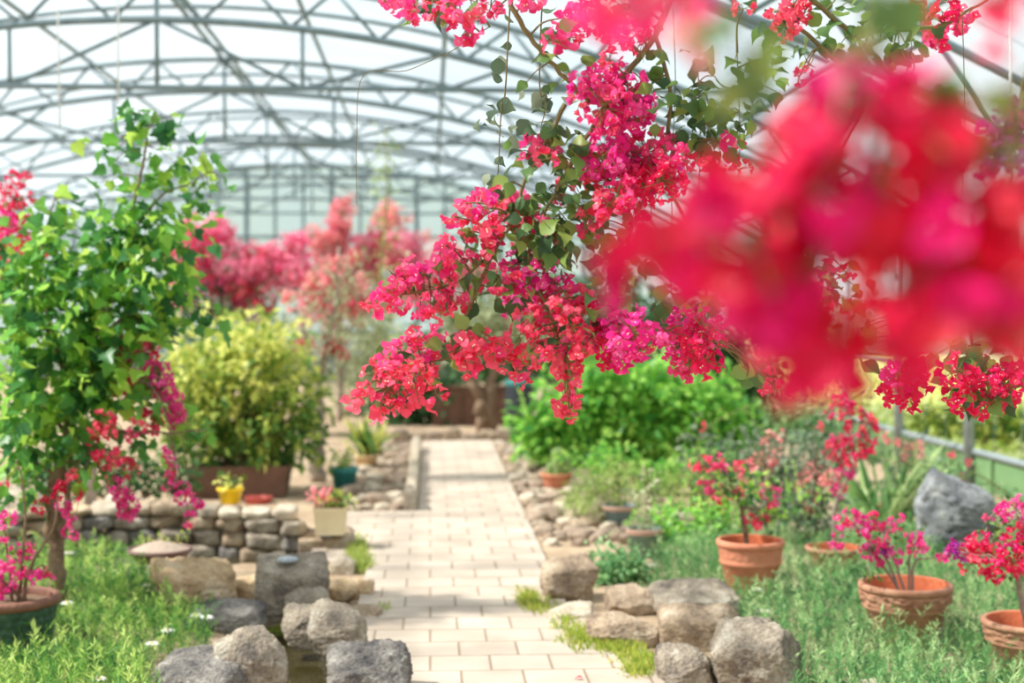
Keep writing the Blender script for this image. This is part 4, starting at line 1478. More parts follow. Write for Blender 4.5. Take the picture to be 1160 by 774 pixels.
fl(P, [(122, 400, 'crimson', 'm'), (135, 396, 'crimson', 's'), (152, 395, 'pink', 'l', .7), (168, 402, 'crimson', 'l', .7), (160, 420, 'magenta', 'l', .8), (180, 422, 'magenta', 'l', .8), (185, 440, 'magenta', 'l', .85), (192, 455, 'magenta', 'l', .8), (198, 468, 'magenta', 'l', .7),
       (200, 480, 'magenta', 'l', .6), (188, 476, 'pink', 'm'), (172, 480, 'crimson', 'm'), (142, 430, 'crimson', 'm'), (130, 445, 'crimson', 's'), (140, 460, 'pink', 's'), (170, 465, 'crimson', 's'), (150, 448, 'crimson', 's')], d + .05, .12)
fl(P, [(118, 478, 'coral', 'm'), (108, 486, 'coral', 'm', .8), (124, 490, 'coral', 'm', .9), (150, 492, 'pink', 'm', .8), (158, 482, 'coral', 's'), (132, 518, 'coral', 'm'), (120, 524, 'coral', 'm', .8), (145, 524, 'coral', 'm', .8), (150, 536, 'coral', 's'),
       (128, 540, 'pink', 's'), (133, 552, 'magenta', 'l', .55), (140, 565, 'magenta', 'l', .6), (146, 575, 'magenta', 'l', .55), (143, 586, 'magenta', 'm', .8), (110, 515, 'crimson', 's'), (104, 500, 'crimson', 's'),
       (192, 514, 'magenta', 's'), (196, 526, 'magenta', 's'), (190, 540, 'pink', 's'), (198, 545, 'magenta', 'm', .8), (208, 552, 'magenta', 'm', .8), (205, 565, 'magenta', 'm', .8), (216, 562, 'pink', 's'), (222, 572, 'magenta', 'm', .8), (215, 585, 'magenta', 's'), (212, 594, 'pink', 's', .7), (188, 552, 'pink', 's', .7),
       (82, 540, 'coral', 's'), (90, 550, 'coral', 's', .8), (68, 552, 'crimson', 's'), (88, 560, 'crimson', 's'), (72, 572, 'magenta', 's'), (48, 572, 'crimson', 's'), (42, 578, 'crimson', 's', .8), (74, 586, 'magenta', 's'), (84, 592, 'magenta', 's'), (66, 580, 'magenta', 's', .8), (75, 604, 'magenta', 's', .8), (86, 606, 'magenta', 's', .8), (66, 560, 'crimson', 's')], d - .2, .08)
P.done('bark', 'leaf_fresh')

# ---- red bougainvillea at the far left edge
b = at(-10, 560, 8.6)
b[2] = 0
P = Plant('bougainvillea_bush', 'crimson bougainvillea behind the leafy bush at the left picture edge', 'bush', b, None, 42)
P.line([b, at(-12, 420, 8.6), at(0, 320, 8.6), at(15, 230, 8.6)], .03, .006)
P.line([at(-8, 360, 8.6), at(30, 300, 8.5), at(45, 270, 8.5)], .01, .004)
fl(P, [(14, 200, 'crimson', 'm', .8), (26, 205, 'crimson', 'm', .7), (32, 198, 'crimson', 's', .8), (6, 215, 'crimson', 'm', .9), (20, 222, 'crimson', 'm', .9), (36, 225, 'crimson', 's'), (8, 235, 'crimson', 'm'), (25, 240, 'crimson', 'm'), (4, 252, 'magenta', 'l', .8), (20, 258, 'crimson', 'l', .7), (38, 250, 'crimson', 's'), (8, 272, 'crimson', 'l', .8), (28, 275, 'crimson', 'm'), (42, 268, 'coral', 's'), (2, 290, 'crimson', 'l', .7), (20, 290, 'crimson', 'm'), (36, 288, 'crimson', 'm'), (52, 285, 'coral', 's'), (-6, 240, 'crimson', 'l', .8)], 8.5, .15, 1.05)
P.blob(at(15, 260, 8.6), (.22, .2, .35), 60, T_LOW, .06, .03)
P.done('bark', 'leaf_vine')


def bgplant(label, name, base, trunks, blobs, tones, cl, leafmat, leaf, d, seed, bark='bark_grey', lsize=.1, cat='bush', group=None, r0=.04, extra=None):
    P = Plant(name, label, cat, base, group, seed)
    for tr in trunks:
        P.line([base] + [at(px, py, d) for px, py in tr], r0, .01)
    for px, py, rx, ry, k_ in blobs:
        s = d / F
        P.blob(at(px, py, d), (rx * s, min(rx, ry) * s * .8, ry * s), k_, leaf, lsize, .01, .3)
    n = 0
    for px, py, rx, ry, k_ in cl:
        s = d / F
        C, u = ell(P.g, k_, at(px, py, d), (rx * s, min(rx, ry) * s * .8, ry * s), .3)
        for c in C:
            tone = tones[int(P.g.integers(len(tones)))]
            P.cluster(c, tone, 'b', P.g.uniform(.55, 1.0), n % 3 == 0)
            n += 1
    return P.done(bark, leafmat)


def foot(px, d):
    b = at(px, 500, d)
    b[2] = -.01
    return b


# ---- far pink shrubs along the back
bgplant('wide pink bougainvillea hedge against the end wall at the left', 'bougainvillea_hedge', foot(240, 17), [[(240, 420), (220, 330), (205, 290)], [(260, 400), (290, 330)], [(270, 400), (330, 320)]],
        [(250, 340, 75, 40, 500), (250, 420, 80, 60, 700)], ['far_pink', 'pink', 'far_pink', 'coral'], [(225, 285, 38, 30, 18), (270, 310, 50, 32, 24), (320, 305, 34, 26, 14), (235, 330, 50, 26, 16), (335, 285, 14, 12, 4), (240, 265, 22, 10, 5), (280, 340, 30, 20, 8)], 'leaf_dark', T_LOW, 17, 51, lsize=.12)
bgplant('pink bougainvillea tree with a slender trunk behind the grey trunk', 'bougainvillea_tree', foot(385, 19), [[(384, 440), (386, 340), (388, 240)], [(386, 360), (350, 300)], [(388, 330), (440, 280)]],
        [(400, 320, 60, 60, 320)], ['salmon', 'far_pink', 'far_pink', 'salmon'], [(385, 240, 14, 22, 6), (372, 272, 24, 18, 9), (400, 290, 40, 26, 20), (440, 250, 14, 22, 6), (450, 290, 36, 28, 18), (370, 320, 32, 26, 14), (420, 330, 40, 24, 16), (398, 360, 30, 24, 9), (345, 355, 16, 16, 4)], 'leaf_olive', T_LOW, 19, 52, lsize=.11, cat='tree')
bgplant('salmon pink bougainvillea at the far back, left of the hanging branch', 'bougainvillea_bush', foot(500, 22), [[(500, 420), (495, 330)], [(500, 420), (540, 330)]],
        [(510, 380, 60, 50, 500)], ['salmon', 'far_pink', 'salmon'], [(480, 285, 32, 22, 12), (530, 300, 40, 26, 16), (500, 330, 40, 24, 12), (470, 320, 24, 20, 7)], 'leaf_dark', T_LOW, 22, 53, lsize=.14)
# grey trunk tree with airy olive crown
tb = gd(360, 546)
P = Plant('slender_tree', 'slender grey-trunked tree with an airy pale crown beside the planter', 'tree', tb, None, 54)
d = tb[1]
P.line([tb, at(359, 500, d), at(360, 470, d), at(362, 440, d)], .075, .05, 10)
P.line([at(361, 450, d), at(368, 400, d), at(380, 340, d), at(384, 280, d)], .03, .01)
P.line([at(362, 455, d), at(352, 400, d), at(335, 350, d)], .025, .008)
P.line([at(368, 410, d), at(400, 370, d), at(425, 340, d)], .015, .006)
for px, py, rx, ry, k_ in ((400, 390, 45, 40, 420), (345, 370, 40, 40, 330), (385, 330, 40, 40, 260), (425, 360, 30, 35, 220), (370, 430, 25, 20, 60)):
    P.blob(at(px, py, d), (rx / F * d, .3, ry / F * d), k_, T_NARROW, .11, .03)
for px, py in ((350, 330), (365, 350), (395, 350), (410, 320), (370, 300), (388, 395), (372, 392), (345, 390), (386, 300), (420, 345), (360, 315), (330, 340)):
    P.cluster(at(px, py, d), 'coral' if py > 340 else 'salmon', 'q', 1.5, True)
P.done('bark_grey', 'leaf_olive')

# green masses at the back
def bush(label, px, d, blobs, mat, seed, lsize=.13, name='shrub', leaf=T_LOW, stem='bark', trunks=None, cat='shrub', up=.8, group=None):
    b = foot(px, d)
    P = Plant(name, label, cat, b, group, seed)
    for bl in blobs:
        P.line([b + P.g.normal(size=3) * [.06, .06, 0], (b + at(bl[0], bl[1], d)) / 2 + P.g.normal(size=3) * .08, at(bl[0], bl[1], d)], .02, .006, 6)
    for px_, py, rx, ry, k_ in blobs:
        s = d / F
        P.blob(at(px_, py, d), (rx * s, max(.15, min(rx, ry) * s * .8), ry * s), k_, leaf, lsize, .008, .3, up=up)
    return P.done(stem, mat)


bush('dark green shrub at the end of the path, left of the far brown trunk', 470, 18.5, [(455, 440, 36, 40, 700), (500, 445, 34, 36, 600), (480, 470, 34, 20, 300)], 'leaf_dark', 61)
bush('olive green shrub behind the spiky plant, below the far pink flowers', 420, 20, [(410, 450, 36, 40, 500), (430, 410, 34, 40, 420)], 'leaf_olive', 62)
bush('dark leafy shrub filling the back behind the hanging branch', 600, 21, [(560, 390, 44, 44, 800), (620, 380, 60, 60, 1200), (690, 360, 60, 70, 1400), (590, 330, 40, 40, 400)], 'leaf_dark', 63, .15)
bush('tall dark green shrub by the right side posts', 850, 16, [(850, 430, 44, 60, 1300), (810, 400, 44, 50, 1000), (880, 480, 40, 40, 700), (760, 370, 50, 50, 900)], 'leaf_dark', 64, .12)
# bright green shrub right of the path
b = foot(715, 13)
bush('broad bright green shrub right of the path behind the pots', 715, 13, [(650, 485, 62, 44, 1500), (720, 460, 80, 56, 2200), (790, 470, 60, 60, 1600), (615, 490, 32, 26, 450), (680, 440, 56, 44, 900), (830, 500, 44, 40, 700), (740, 500, 80, 30, 900), (700, 520, 70, 26, 500)], 'leaf_bright', 65, .105)
# far brown tree at the end of the path
tb = foot(548, 17.2)
P = Plant('old_tree', 'thick brown tree trunks at the end of the path under the hanging flowers', 'tree', tb, None, 66)
P.line([tb, at(546, 460, 17.2), at(535, 430, 17.2), at(525, 380, 17.2), at(540, 300, 17.2)], .09, .04, 10)
P.line([tb + [.1, .05, 0], at(556, 450, 17.2), at(560, 420, 17.2), at(575, 360, 17.2), at(590, 280, 17.2)], .075, .03, 10)
for px, py, rx, ry, k_ in ((540, 370, 50, 34, 500), (590, 350, 44, 44, 500)):
    P.blob(at(px, py, 17.4), (rx / F * 17, .4, ry / F * 17), k_, T_LOW, .12, .01)
P.done('bark', 'leaf_olive')
c = foot(542, 18.3)  # low brown wall faced with boards, behind the trunks
mb = MB()
mb.box((0, 0, .24), (1.15, .12, .5))
for k_ in range(6):
    mb.box((-.5 + k_ * .2, -.07, .24), (.185, .03, .46))
mb.box((0, 0, .5), (1.2, .2, .04))
tag(mb.build('board_wall', M['brownbox'], None, c, smooth=False), 'low brown board wall behind the tree trunks at the path end', 'wall')
b = foot(588, 16.6)
t_ = thing('plastic_drum', 'dark grey drum standing at the far right end of the path', 'drum', b)
mb = MB()
mb.lathe([(0, 0), (.15, 0), (.16, .02), (.165, .3), (.17, .32), (.165, .34), (.165, .62), (.16, .64)], 32)
mb.build('drum_body', M['greycloth'], t_)
mb = MB()
mb.lathe([(.168, .62), (.172, .66), (.16, .68), (0, .69)], 32)
mb.build('lid', M['teal'], t_)

# feathery tall shoot in the middle background
b = foot(430, 14.5)
P = Plant('climbing_vine', 'thin pale vine rising high in front of the trusses above the pink tree', 'vine', b, None, 67)
P.line([b, at(428, 420, 14.5), at(432, 300, 14.5), at(440, 210, 14.5), at(436, 150, 14.5)], .02, .004)
for py in range(150, 400, 12):
    P.blob(at(436, py, 14.5), (.16, .12, .08), 14, T_NARROW, .1, .2)
P.done('twig_green', 'leaf_pale')

# ---- right planting: salmon bougainvilleas, strap leaves, low greens
for lb, bx_, d, cl, seed in (('pale salmon bougainvillea behind the clean terracotta pot', 872, 9.0, [(872, 492, 's'), (866, 500, 's'), (884, 494, 's'), (864, 516, 'm'), (876, 524, 'm'), (870, 536, 'm'), (880, 512, 's'), (858, 528, 's')], 71),
                           ('pale salmon bougainvillea left of the tall red column', 922, 8.8, [(912, 540, 'm'), (922, 532, 'm'), (930, 546, 's'), (906, 552, 's'), (918, 572, 'm'), (922, 560, 's'), (934, 528, 's'), (945, 545, 's')], 72),
                           ('pale salmon bougainvillea between the tall red column and the post', 1030, 9.6, [(1018, 500, 's'), (1030, 510, 'm'), (1040, 505, 's'), (1024, 518, 's'), (1004, 496, 's'), (998, 575, 's'), (1042, 516, 's')], 73)):
    b = foot(bx_, d)
    P = Plant('bougainvillea_bush', lb, 'bush', b, 'salmon bougainvilleas in the right planting', seed)
    P.line([b, at(bx_ - 4, 580, d), at(bx_ + 2, 540, d), at(bx_, 500, d)], .014, .004)
    P.line([b, at(bx_ + 10, 560, d), at(bx_ - 8, 520, d)], .01, .003)
    for px, py, s_ in cl:
        P.cluster(at(px, py, d + P.g.uniform(-.1, .1)), 'salmon', s_, 1.05, True)
    P.blob(at(bx_, 530, d), (.2, .15, .25), 230, T_LOW, .05, .04)
    P.blob(at(bx_, 575, d), (.2, .15, .2), 200, T_LOW, .06, .02)
    P.done('bark', 'leaf_grey')
T_STRAP = tm(*surf([.02, .032, .034, .024, .003], lambda t: (t * (1 - .12 * t), .0 - .28 * t * t), 3, .3))
M['leaf_strap'] = leaf_mat('leaf_strap', [srgb(76, 124, 72), srgb(112, 156, 88), srgb(156, 188, 116), srgb(196, 210, 150)], 0.4, 0.45, 0.8)
for lb, bx_, py0, d, k_, hgt, seed in (('clump of long strap leaves left of the upright dark stone', 1005, 600, 9.6, 60, .62, 74), ('clump of strap leaves behind the low terracotta bowl', 900, 590, 10.0, 40, .5, 75), ('clump of strap leaves behind the first post, left of the dark stone', 1040, 590, 10.6, 46, .6, 76)):
    b = foot(bx_, d)
    P = Plant('strap_leaf_plant', lb, 'plant', b, 'strap-leaved clumps in the right planting', seed)
    dirs = P.g.normal(size=(k_, 3)) * .5
    dirs[:, 2] = 1
    P.leaves(b + P.g.normal(size=(k_, 3)) * [.08, .08, 0], T_STRAP, hgt, up=0, droop=0, out=dirs * 2)
    P.done('twig_green', 'leaf_bright' if seed == 75 else 'leaf_strap')
bush('bright low leafy plant behind the clean terracotta pot, left of its trunk', 785, 9.0, [(780, 600, 44, 26, 500), (760, 620, 36, 18, 300), (815, 585, 30, 26, 260), (745, 590, 26, 20, 180)], 'leaf_bright', 77, .055, 'leafy_plant')
bush('grey-green low shrub under the pale salmon flowers', 900, 10.5, [(890, 540, 40, 34, 420), (850, 520, 36, 34, 380), (930, 510, 40, 30, 360), (800, 520, 30, 40, 300)], 'leaf_grey', 78, .06, 'leafy_plant')
bush('bluish green shrub along the inside of the green board', 960, 12, [(930, 490, 44, 24, 420), (900, 470, 40, 30, 420), (985, 505, 36, 24, 260)], 'leaf_blue', 79, .07, 'leafy_plant')
bush('round ivy mound spilling between the tan block and the rocks', 700, 7.75, [(698, 650, 38, 32, 760), (684, 674, 26, 24, 340), (714, 642, 30, 24, 340)], 'leaf_blue', 80, .04, 'ivy_mound', T_OVATE)
bush('low leaves at the bottom edge right of the front rock', 870, 5.75, [(800, 772, 18, 4, 30), (868, 770, 14, 5, 30)], 'leaf_blue', 81, .03, 'leafy_plant')
bush('yellowish feathery low plant between the potted sapling and the clean pot', 790, 10.2, [(795, 560, 40, 24, 420), (760, 575, 26, 18, 220), (830, 560, 26, 24, 240), (770, 540, 30, 20, 240)], 'leaf_pale', 84, .06, 'leafy_plant', T_NARROW)
bush('dark green low plant behind the feathery potted shrub', 740, 11.3, [(740, 545, 40, 20, 420), (790, 530, 40, 22, 420), (690, 520, 40, 18, 300)], 'leaf_bright', 85, .075, 'leafy_plant')
bush('low green plant behind the pond wall at the left', 150, 10.8, [(150, 540, 50, 24, 420), (60, 530, 40, 26, 360), (200, 545, 24, 18, 180)], 'leaf_dark', 86, .075, 'leafy_plant')
# red sprig on a thin arching stem by the board
b = foot(1150, 9.4)
P = Plant('bougainvillea_bush', 'thin bougainvillea stem with few red blooms before the green board', 'bush', b, None, 82)
P.line([b, at(1150, 570, 9.4), at(1120, 545, 9.4), at(1085, 528, 9.4), at(1060, 525, 9.4)], .008, .003)
for px, py in ((1078, 515), (1097, 524), (1088, 540)):
    P.cluster(at(px, py, 9.4), 'coral', 's', .8)
P.blob(at(1080, 528, 9.4), (.18, .08, .03), 40, T_LOW, .05, .1)
P.blob(at(1135, 560, 9.4), (.14, .08, .08), 60, T_LOW, .05, .1)
P.done('twig_green', 'leaf_blue')
# pale wine-coloured posies: single plant in front of shrub
b = foot(790, 9.8)
P = Plant('bougainvillea_bush', 'small coral bloom on a thin stem in the green shrub, above the clean pot', 'bush', b, None, 83)
P.line([b, at(792, 560, 9.8), at(790, 510, 9.8), at(796, 486, 9.8)], .01, .003)
P.cluster(at(796, 484, 9.8), 'coral', 's', .9)
P.cluster(at(880, 460, 9.8), 'salmon', 's', .5)
P.blob(at(792, 520, 9.8), (.1, .08, .2), 40, T_LOW, .05, .1)
P.done('twig_green', 'leaf_bright')


# ---- spiky green planting (nobody could count its shoots)
def sprig_template(seed):
    g = np.random.default_rng(seed)
    V, Q = [], []
    off = 0

    def quad(p, dr, L_, w):
        nonlocal off
        dr = unit(dr)
        s = unit(np.cross(dr, g.normal(size=3))) * w
        V.extend([p - s * .5, p + dr * L_ * .5 - s, p + dr * L_, p + dr * L_ * .5 + s])
        Q.append((off, off + 1, off + 2, off + 3))
        off += 4
    lean = g.normal(size=3) * .18
    lean[2] = 1
    tip = lean
    for k in range(3):
        quad(tip * k / 3, lean + g.normal(size=3) * .06, .37, .006)
    for k in range(20):
        t = g.uniform(.1, 1)
        dr = g.normal(size=3) * .75
        dr[2] = .8
        quad(tip * t, dr, g.uniform(.10, .22), .014)
    return tm(np.array(V), Q)


SPR = [sprig_template(i) for i in range(6)]


def planting(label, name, n, region, hmin, hmax, mat, seed):
    g = np.random.default_rng(seed)
    mb = MB()
    P_ = []
    while len(P_) < n:
        p = region(g)
        if p is not None:
            P_.append(p)
    P_ = np.array(P_)
    w = g.integers(0, 6, size=n)
    S = np.array([hmin + (hmax - hmin) * (0.5 + 0.5 * noise.noise(Vector((p[0] * 2.2, p[1] * 2.2, seed)))) for p in P_]) * g.uniform(.7, 1.15, size=n)
    Zv = unit(g.normal(size=(n, 3)) * .16 + np.array([0, 0, 1]))
    R = frames_z(Zv, g)
    tall = g.uniform(size=n) < .10
    S = np.where(tall, S * 1.55, S)
    var = np.clip(g.normal(.42, .3, size=n) + tall * .35, 0, 1)
    for k in range(6):
        s = w == k
        mb.scatter(SPR[k], P_[s], R[s], S[s], var[s])
    o = mb.build(name, M[mat])
    tag(o, label, 'planting', kind='stuff')
    return o


def reg_right(g):
    y = g.uniform(4.9, 9.3)
    x = g.uniform(1.0, 0.455 * y + .1)
    px = 487 + x * F / y
    lo = 905 if y < 5.9 else (842 if y < 7.0 else (745 if y < 8.6 else 790))
    if px < lo:
        return None
    for q in ((811, 889, 680), (972, 1079, 736), (1112, 1222, 772), (912, 977, 652)):
        b_, r_ = pot_at(*q)
        if (x - b_[0]) ** 2 + (y - b_[1]) ** 2 < (r_ * .92) ** 2:
            return None
    return (x, y, -.01)


def reg_left(g):
    y = g.uniform(4.9, 8.5)
    x = g.uniform(-.34 * y, -.85)
    px = 487 + x * F / y
    hi = 172 if y < 6.0 else (238 if y < 6.9 else (205 if y < 7.2 else 172))
    if px > hi:
        return None
    b_, r_ = pot_at(-48, 66, 760)
    if (x - b_[0]) ** 2 + (y - b_[1]) ** 2 < (r_ * 1.0) ** 2:
        return None
    return (x, y, -.01)


planting('dense spiky green planting around the terracotta pots on the right', 'grass_planting', 9000, reg_right, .08, .165, 'spike', 3)
planting('dense spiky green planting around the green woven pot on the left', 'grass_planting', 4600, reg_left, .09, .19, 'spike_l', 4)


def moss(label, spots, seed, mat='moss', h=.05):
    g = np.random.default_rng(seed)
    mb = MB()
    for px, py, rx, ry, n in spots:
        for _ in range(n):
            p = gd(px + g.normal() * rx * .5, py + g.normal() * ry * .5)
            p[2] = .0
            k = 3
            R = frames_z(unit(g.normal(size=(k, 3)) * .6 + np.array([0, 0, 1])), g)
            # blades along z: reuse narrow leaf turned up
            Rl = np.stack([R[:, :, 0], R[:, :, 2], -R[:, :, 1]], axis=2)
            mb.scatter(T_NARROW, np.repeat(p[None], k, 0) + g.normal(size=(k, 3)) * [.01, .01, 0], Rl, h * g.uniform(.6, 1.5, size=k), g.uniform(0, 1, size=k))
    o = mb.build('grass_patch', M[mat])
    tag(o, label, 'grass', kind='stuff')


moss('yellowish grass growing out of the path edge below the tan block', [(600, 686, 12, 12, 260), (615, 695, 16, 8, 160), (640, 705, 14, 6, 110)], 1)
moss('yellow-green grass tufts on the path before the brown flat rock', [(660, 728, 22, 12, 420), (700, 742, 26, 8, 360), (735, 757, 14, 8, 200), (640, 715, 14, 8, 60), (725, 768, 16, 8, 220), (715, 755, 16, 8, 160), (690, 735, 20, 8, 120)], 2)
moss('green grass tuft by the path beside the cream pot slab', [(405, 634, 8, 16, 240), (408, 645, 8, 6, 120)], 3, 'lawn', .07)
moss('small grass tuft beside the brown path edge stone', [(436, 694, 4, 5, 60)], 4, 'lawn', .04)


# white daisies in the planting
def daisy(px, py, dz, label, grp):
    d = 2416 / (py - 350 + 22)
    c = at(px, py, d)
    t_ = thing('white_flower', label, 'flower', (c[0], c[1], 0), grp)
    mb = MB()
    mb.tube(np.array([[0, 0, -.01], [.01, 0, c[2] * .5], [0, 0, c[2]]]), .0025, 5)
    mb.build('stem', M['twig_green'], t_)
    mb = MB()
    g = np.random.default_rng(int(px))
    k = 9
    a = np.linspace(0, 2 * PI, k, endpoint=False)
    Y_ = np.stack([np.cos(a), np.sin(a), np.full(k, .12)], 1)
    R = frames_leaf(np.tile([0, -.25, 1.0], (k, 1)), Y_)
    mb.scatter(T_OVATE, np.tile([0, 0, c[2]], (k, 1)), R, .032, g.uniform(0, 1, k))
    mb.build('petals', M['white_petal'], t_)
    mb = MB()
    mb.lathe([(.010, c[2]), (.008, c[2] + .008), (0, c[2] + .01)], 12)
    mb.build('flower_centre', M['yellow'], t_)


for px, py, lb in ((78, 627, 'white flower in the left planting, highest one near the bush trunk'), (76, 684, 'white flower in the left planting beside the woven pot rim'), (167, 664, 'white flower beside the big tan block'), (190, 715, 'lower white flower between the planting and the front rocks'),
                   (222, 698, 'left one of two white flowers before the long flat rock'), (234, 700, 'right one of two white flowers before the long flat rock'), (112, 770, 'white flower at the bottom edge of the left planting'), (172, 730, 'white flower just above the dark rounded front rock'),
                   (739, 641, 'white flower left of the large boulder, right of the path'), (857, 668, 'white flower before the clean terracotta pot'), (866, 693, 'white flower right behind the big squarish front rock')):
    daisy(px, py, 0, lb, 'white flowers in the planting')
# a fallen red bract on the path
c = gd(660, 769, .035)
mb = MB()
mb.add(T_OVATE[0] * .035, T_OVATE[1])
o = mb.build('fallen_petal', M['crimson'], None, c, )
o.rotation_euler = (0, 0, 1.2)
o.location.z = .037
tag(o, 'single fallen red petal lying on the pavers', 'petal')

# outside growth beyond the right side
g = np.random.default_rng(8)
mb = MB()
n = 5200
y = g.uniform(11, 32, size=n)
x = XR + .3 + g.uniform(0, 1, size=n) ** 1.3 * 7
leaves_into(mb, T_LOW, np.stack([x, y, g.uniform(.0, .32, size=n)], 1), .13, g)
tag(mb.build('weeds', M['lawn']), 'yellow-green weeds in the field outside the right side', 'weeds', kind='stuff')
bush('yellow-green bush outside behind the sill pipe at the right edge', 1120, 14, [(1120, 480, 40, 18, 300), (1060, 475, 40, 16, 260), (1170, 478, 40, 22, 260)], 'leaf_yellow', 90, .12, 'leafy_plant')
bush('row of dark trees far outside beyond the field', 1000, 42, [(900, 420, 40, 30, 600), (980, 400, 60, 46, 1200), (1080, 396, 60, 46, 1200), (1170, 396, 50, 46, 900)], 'leaf_dark', 91, .5, 'distant_tree', cat='tree')

# ================================================================== HANGING BOUGAINVILLEA (in focus)
D = 3.65
g0 = np.random.default_rng(99)
root = np.array([0.75, 4.02, float(low(0.75)) + 0.03])
P = Plant('hanging_bougainvillea', 'sharp pink bougainvillea branch hanging from the roof over the path, sweeping down to the left', 'bougainvillea branch', root, None, 200)
P.up = .1
A = lambda px, py, dd=0.0: at(px, py, D + dd)
P.line([root, at(600, -120, 3.9), at(590, -30, 3.8), A(578, 0), A(605, 48), A(640, 88), A(668, 116)], .009, .005, 8)
P.line([root + [.1, 0, 0], at(800, -120, 3.9), A(765, -20), A(742, 40), A(712, 80), A(690, 112), A(668, 150), A(640, 200), A(620, 235), A(604, 262)], .010, .004, 8)
P.line([A(640, 118), A(615, 168), A(595, 205), A(583, 245), A(560, 285), A(540, 330), A(525, 365), A(516, 400), A(500, 408), A(470, 415), A(440, 440)], .006, .002)
P.line([A(560, 285), A(520, 318), A(480, 330), A(440, 336)], .004, .0018)
P.line([A(604, 262), A(600, 300), A(620, 350), A(640, 400)], .005, .002)
P.line([A(742, 40), A(760, 110), A(745, 190), A(715, 260), A(700, 330), A(700, 380)], .006, .003)
P.line([A(745, 190), A(790, 280), A(800, 340), A(790, 385)], .005, .0025)
P.line([root + [.3, 0, 0], at(880, -90, 3.9), A(905, -20), A(930, 8), A(965, 38), A(1000, 74), A(1040, 150), A(1040, 260), A(1030, 420)], .009, .004, 8)
P.line([A(900, 28), A(942, 64), A(980, 110), A(940, 200), A(915, 330)], .006, .003)
P.line([A(965, 38), A(1060, 30), A(1100, 10), A(1150, -20)], .006, .003)
P.line([A(1040, 260), A(1090, 350), A(1110, 430)], .006, .003)
P.line([A(590, -20), A(540, -10), A(490, 0), A(440, -8)], .005, .002)
P.line([A(505, 60, .3), A(460, 80, .3), A(412, 85, .3), A(404, 150, .3), A(404, 232, .3)], .0013, .0009, 5)
P.line([A(555, 30), A(505, 62, .2)], .0015, .0013, 5)
for x0, y0, y1 in ((762, 10, 190), (1090, 20, 260), (758, 190, 300), (735, 190, 290), (790, 60, 260), (835, 60, 260)):
    P.line([A(x0, y0), A(x0 + 3, (y0 + y1) / 2), A(x0 - 2, y1)], .0014, .001, 5)
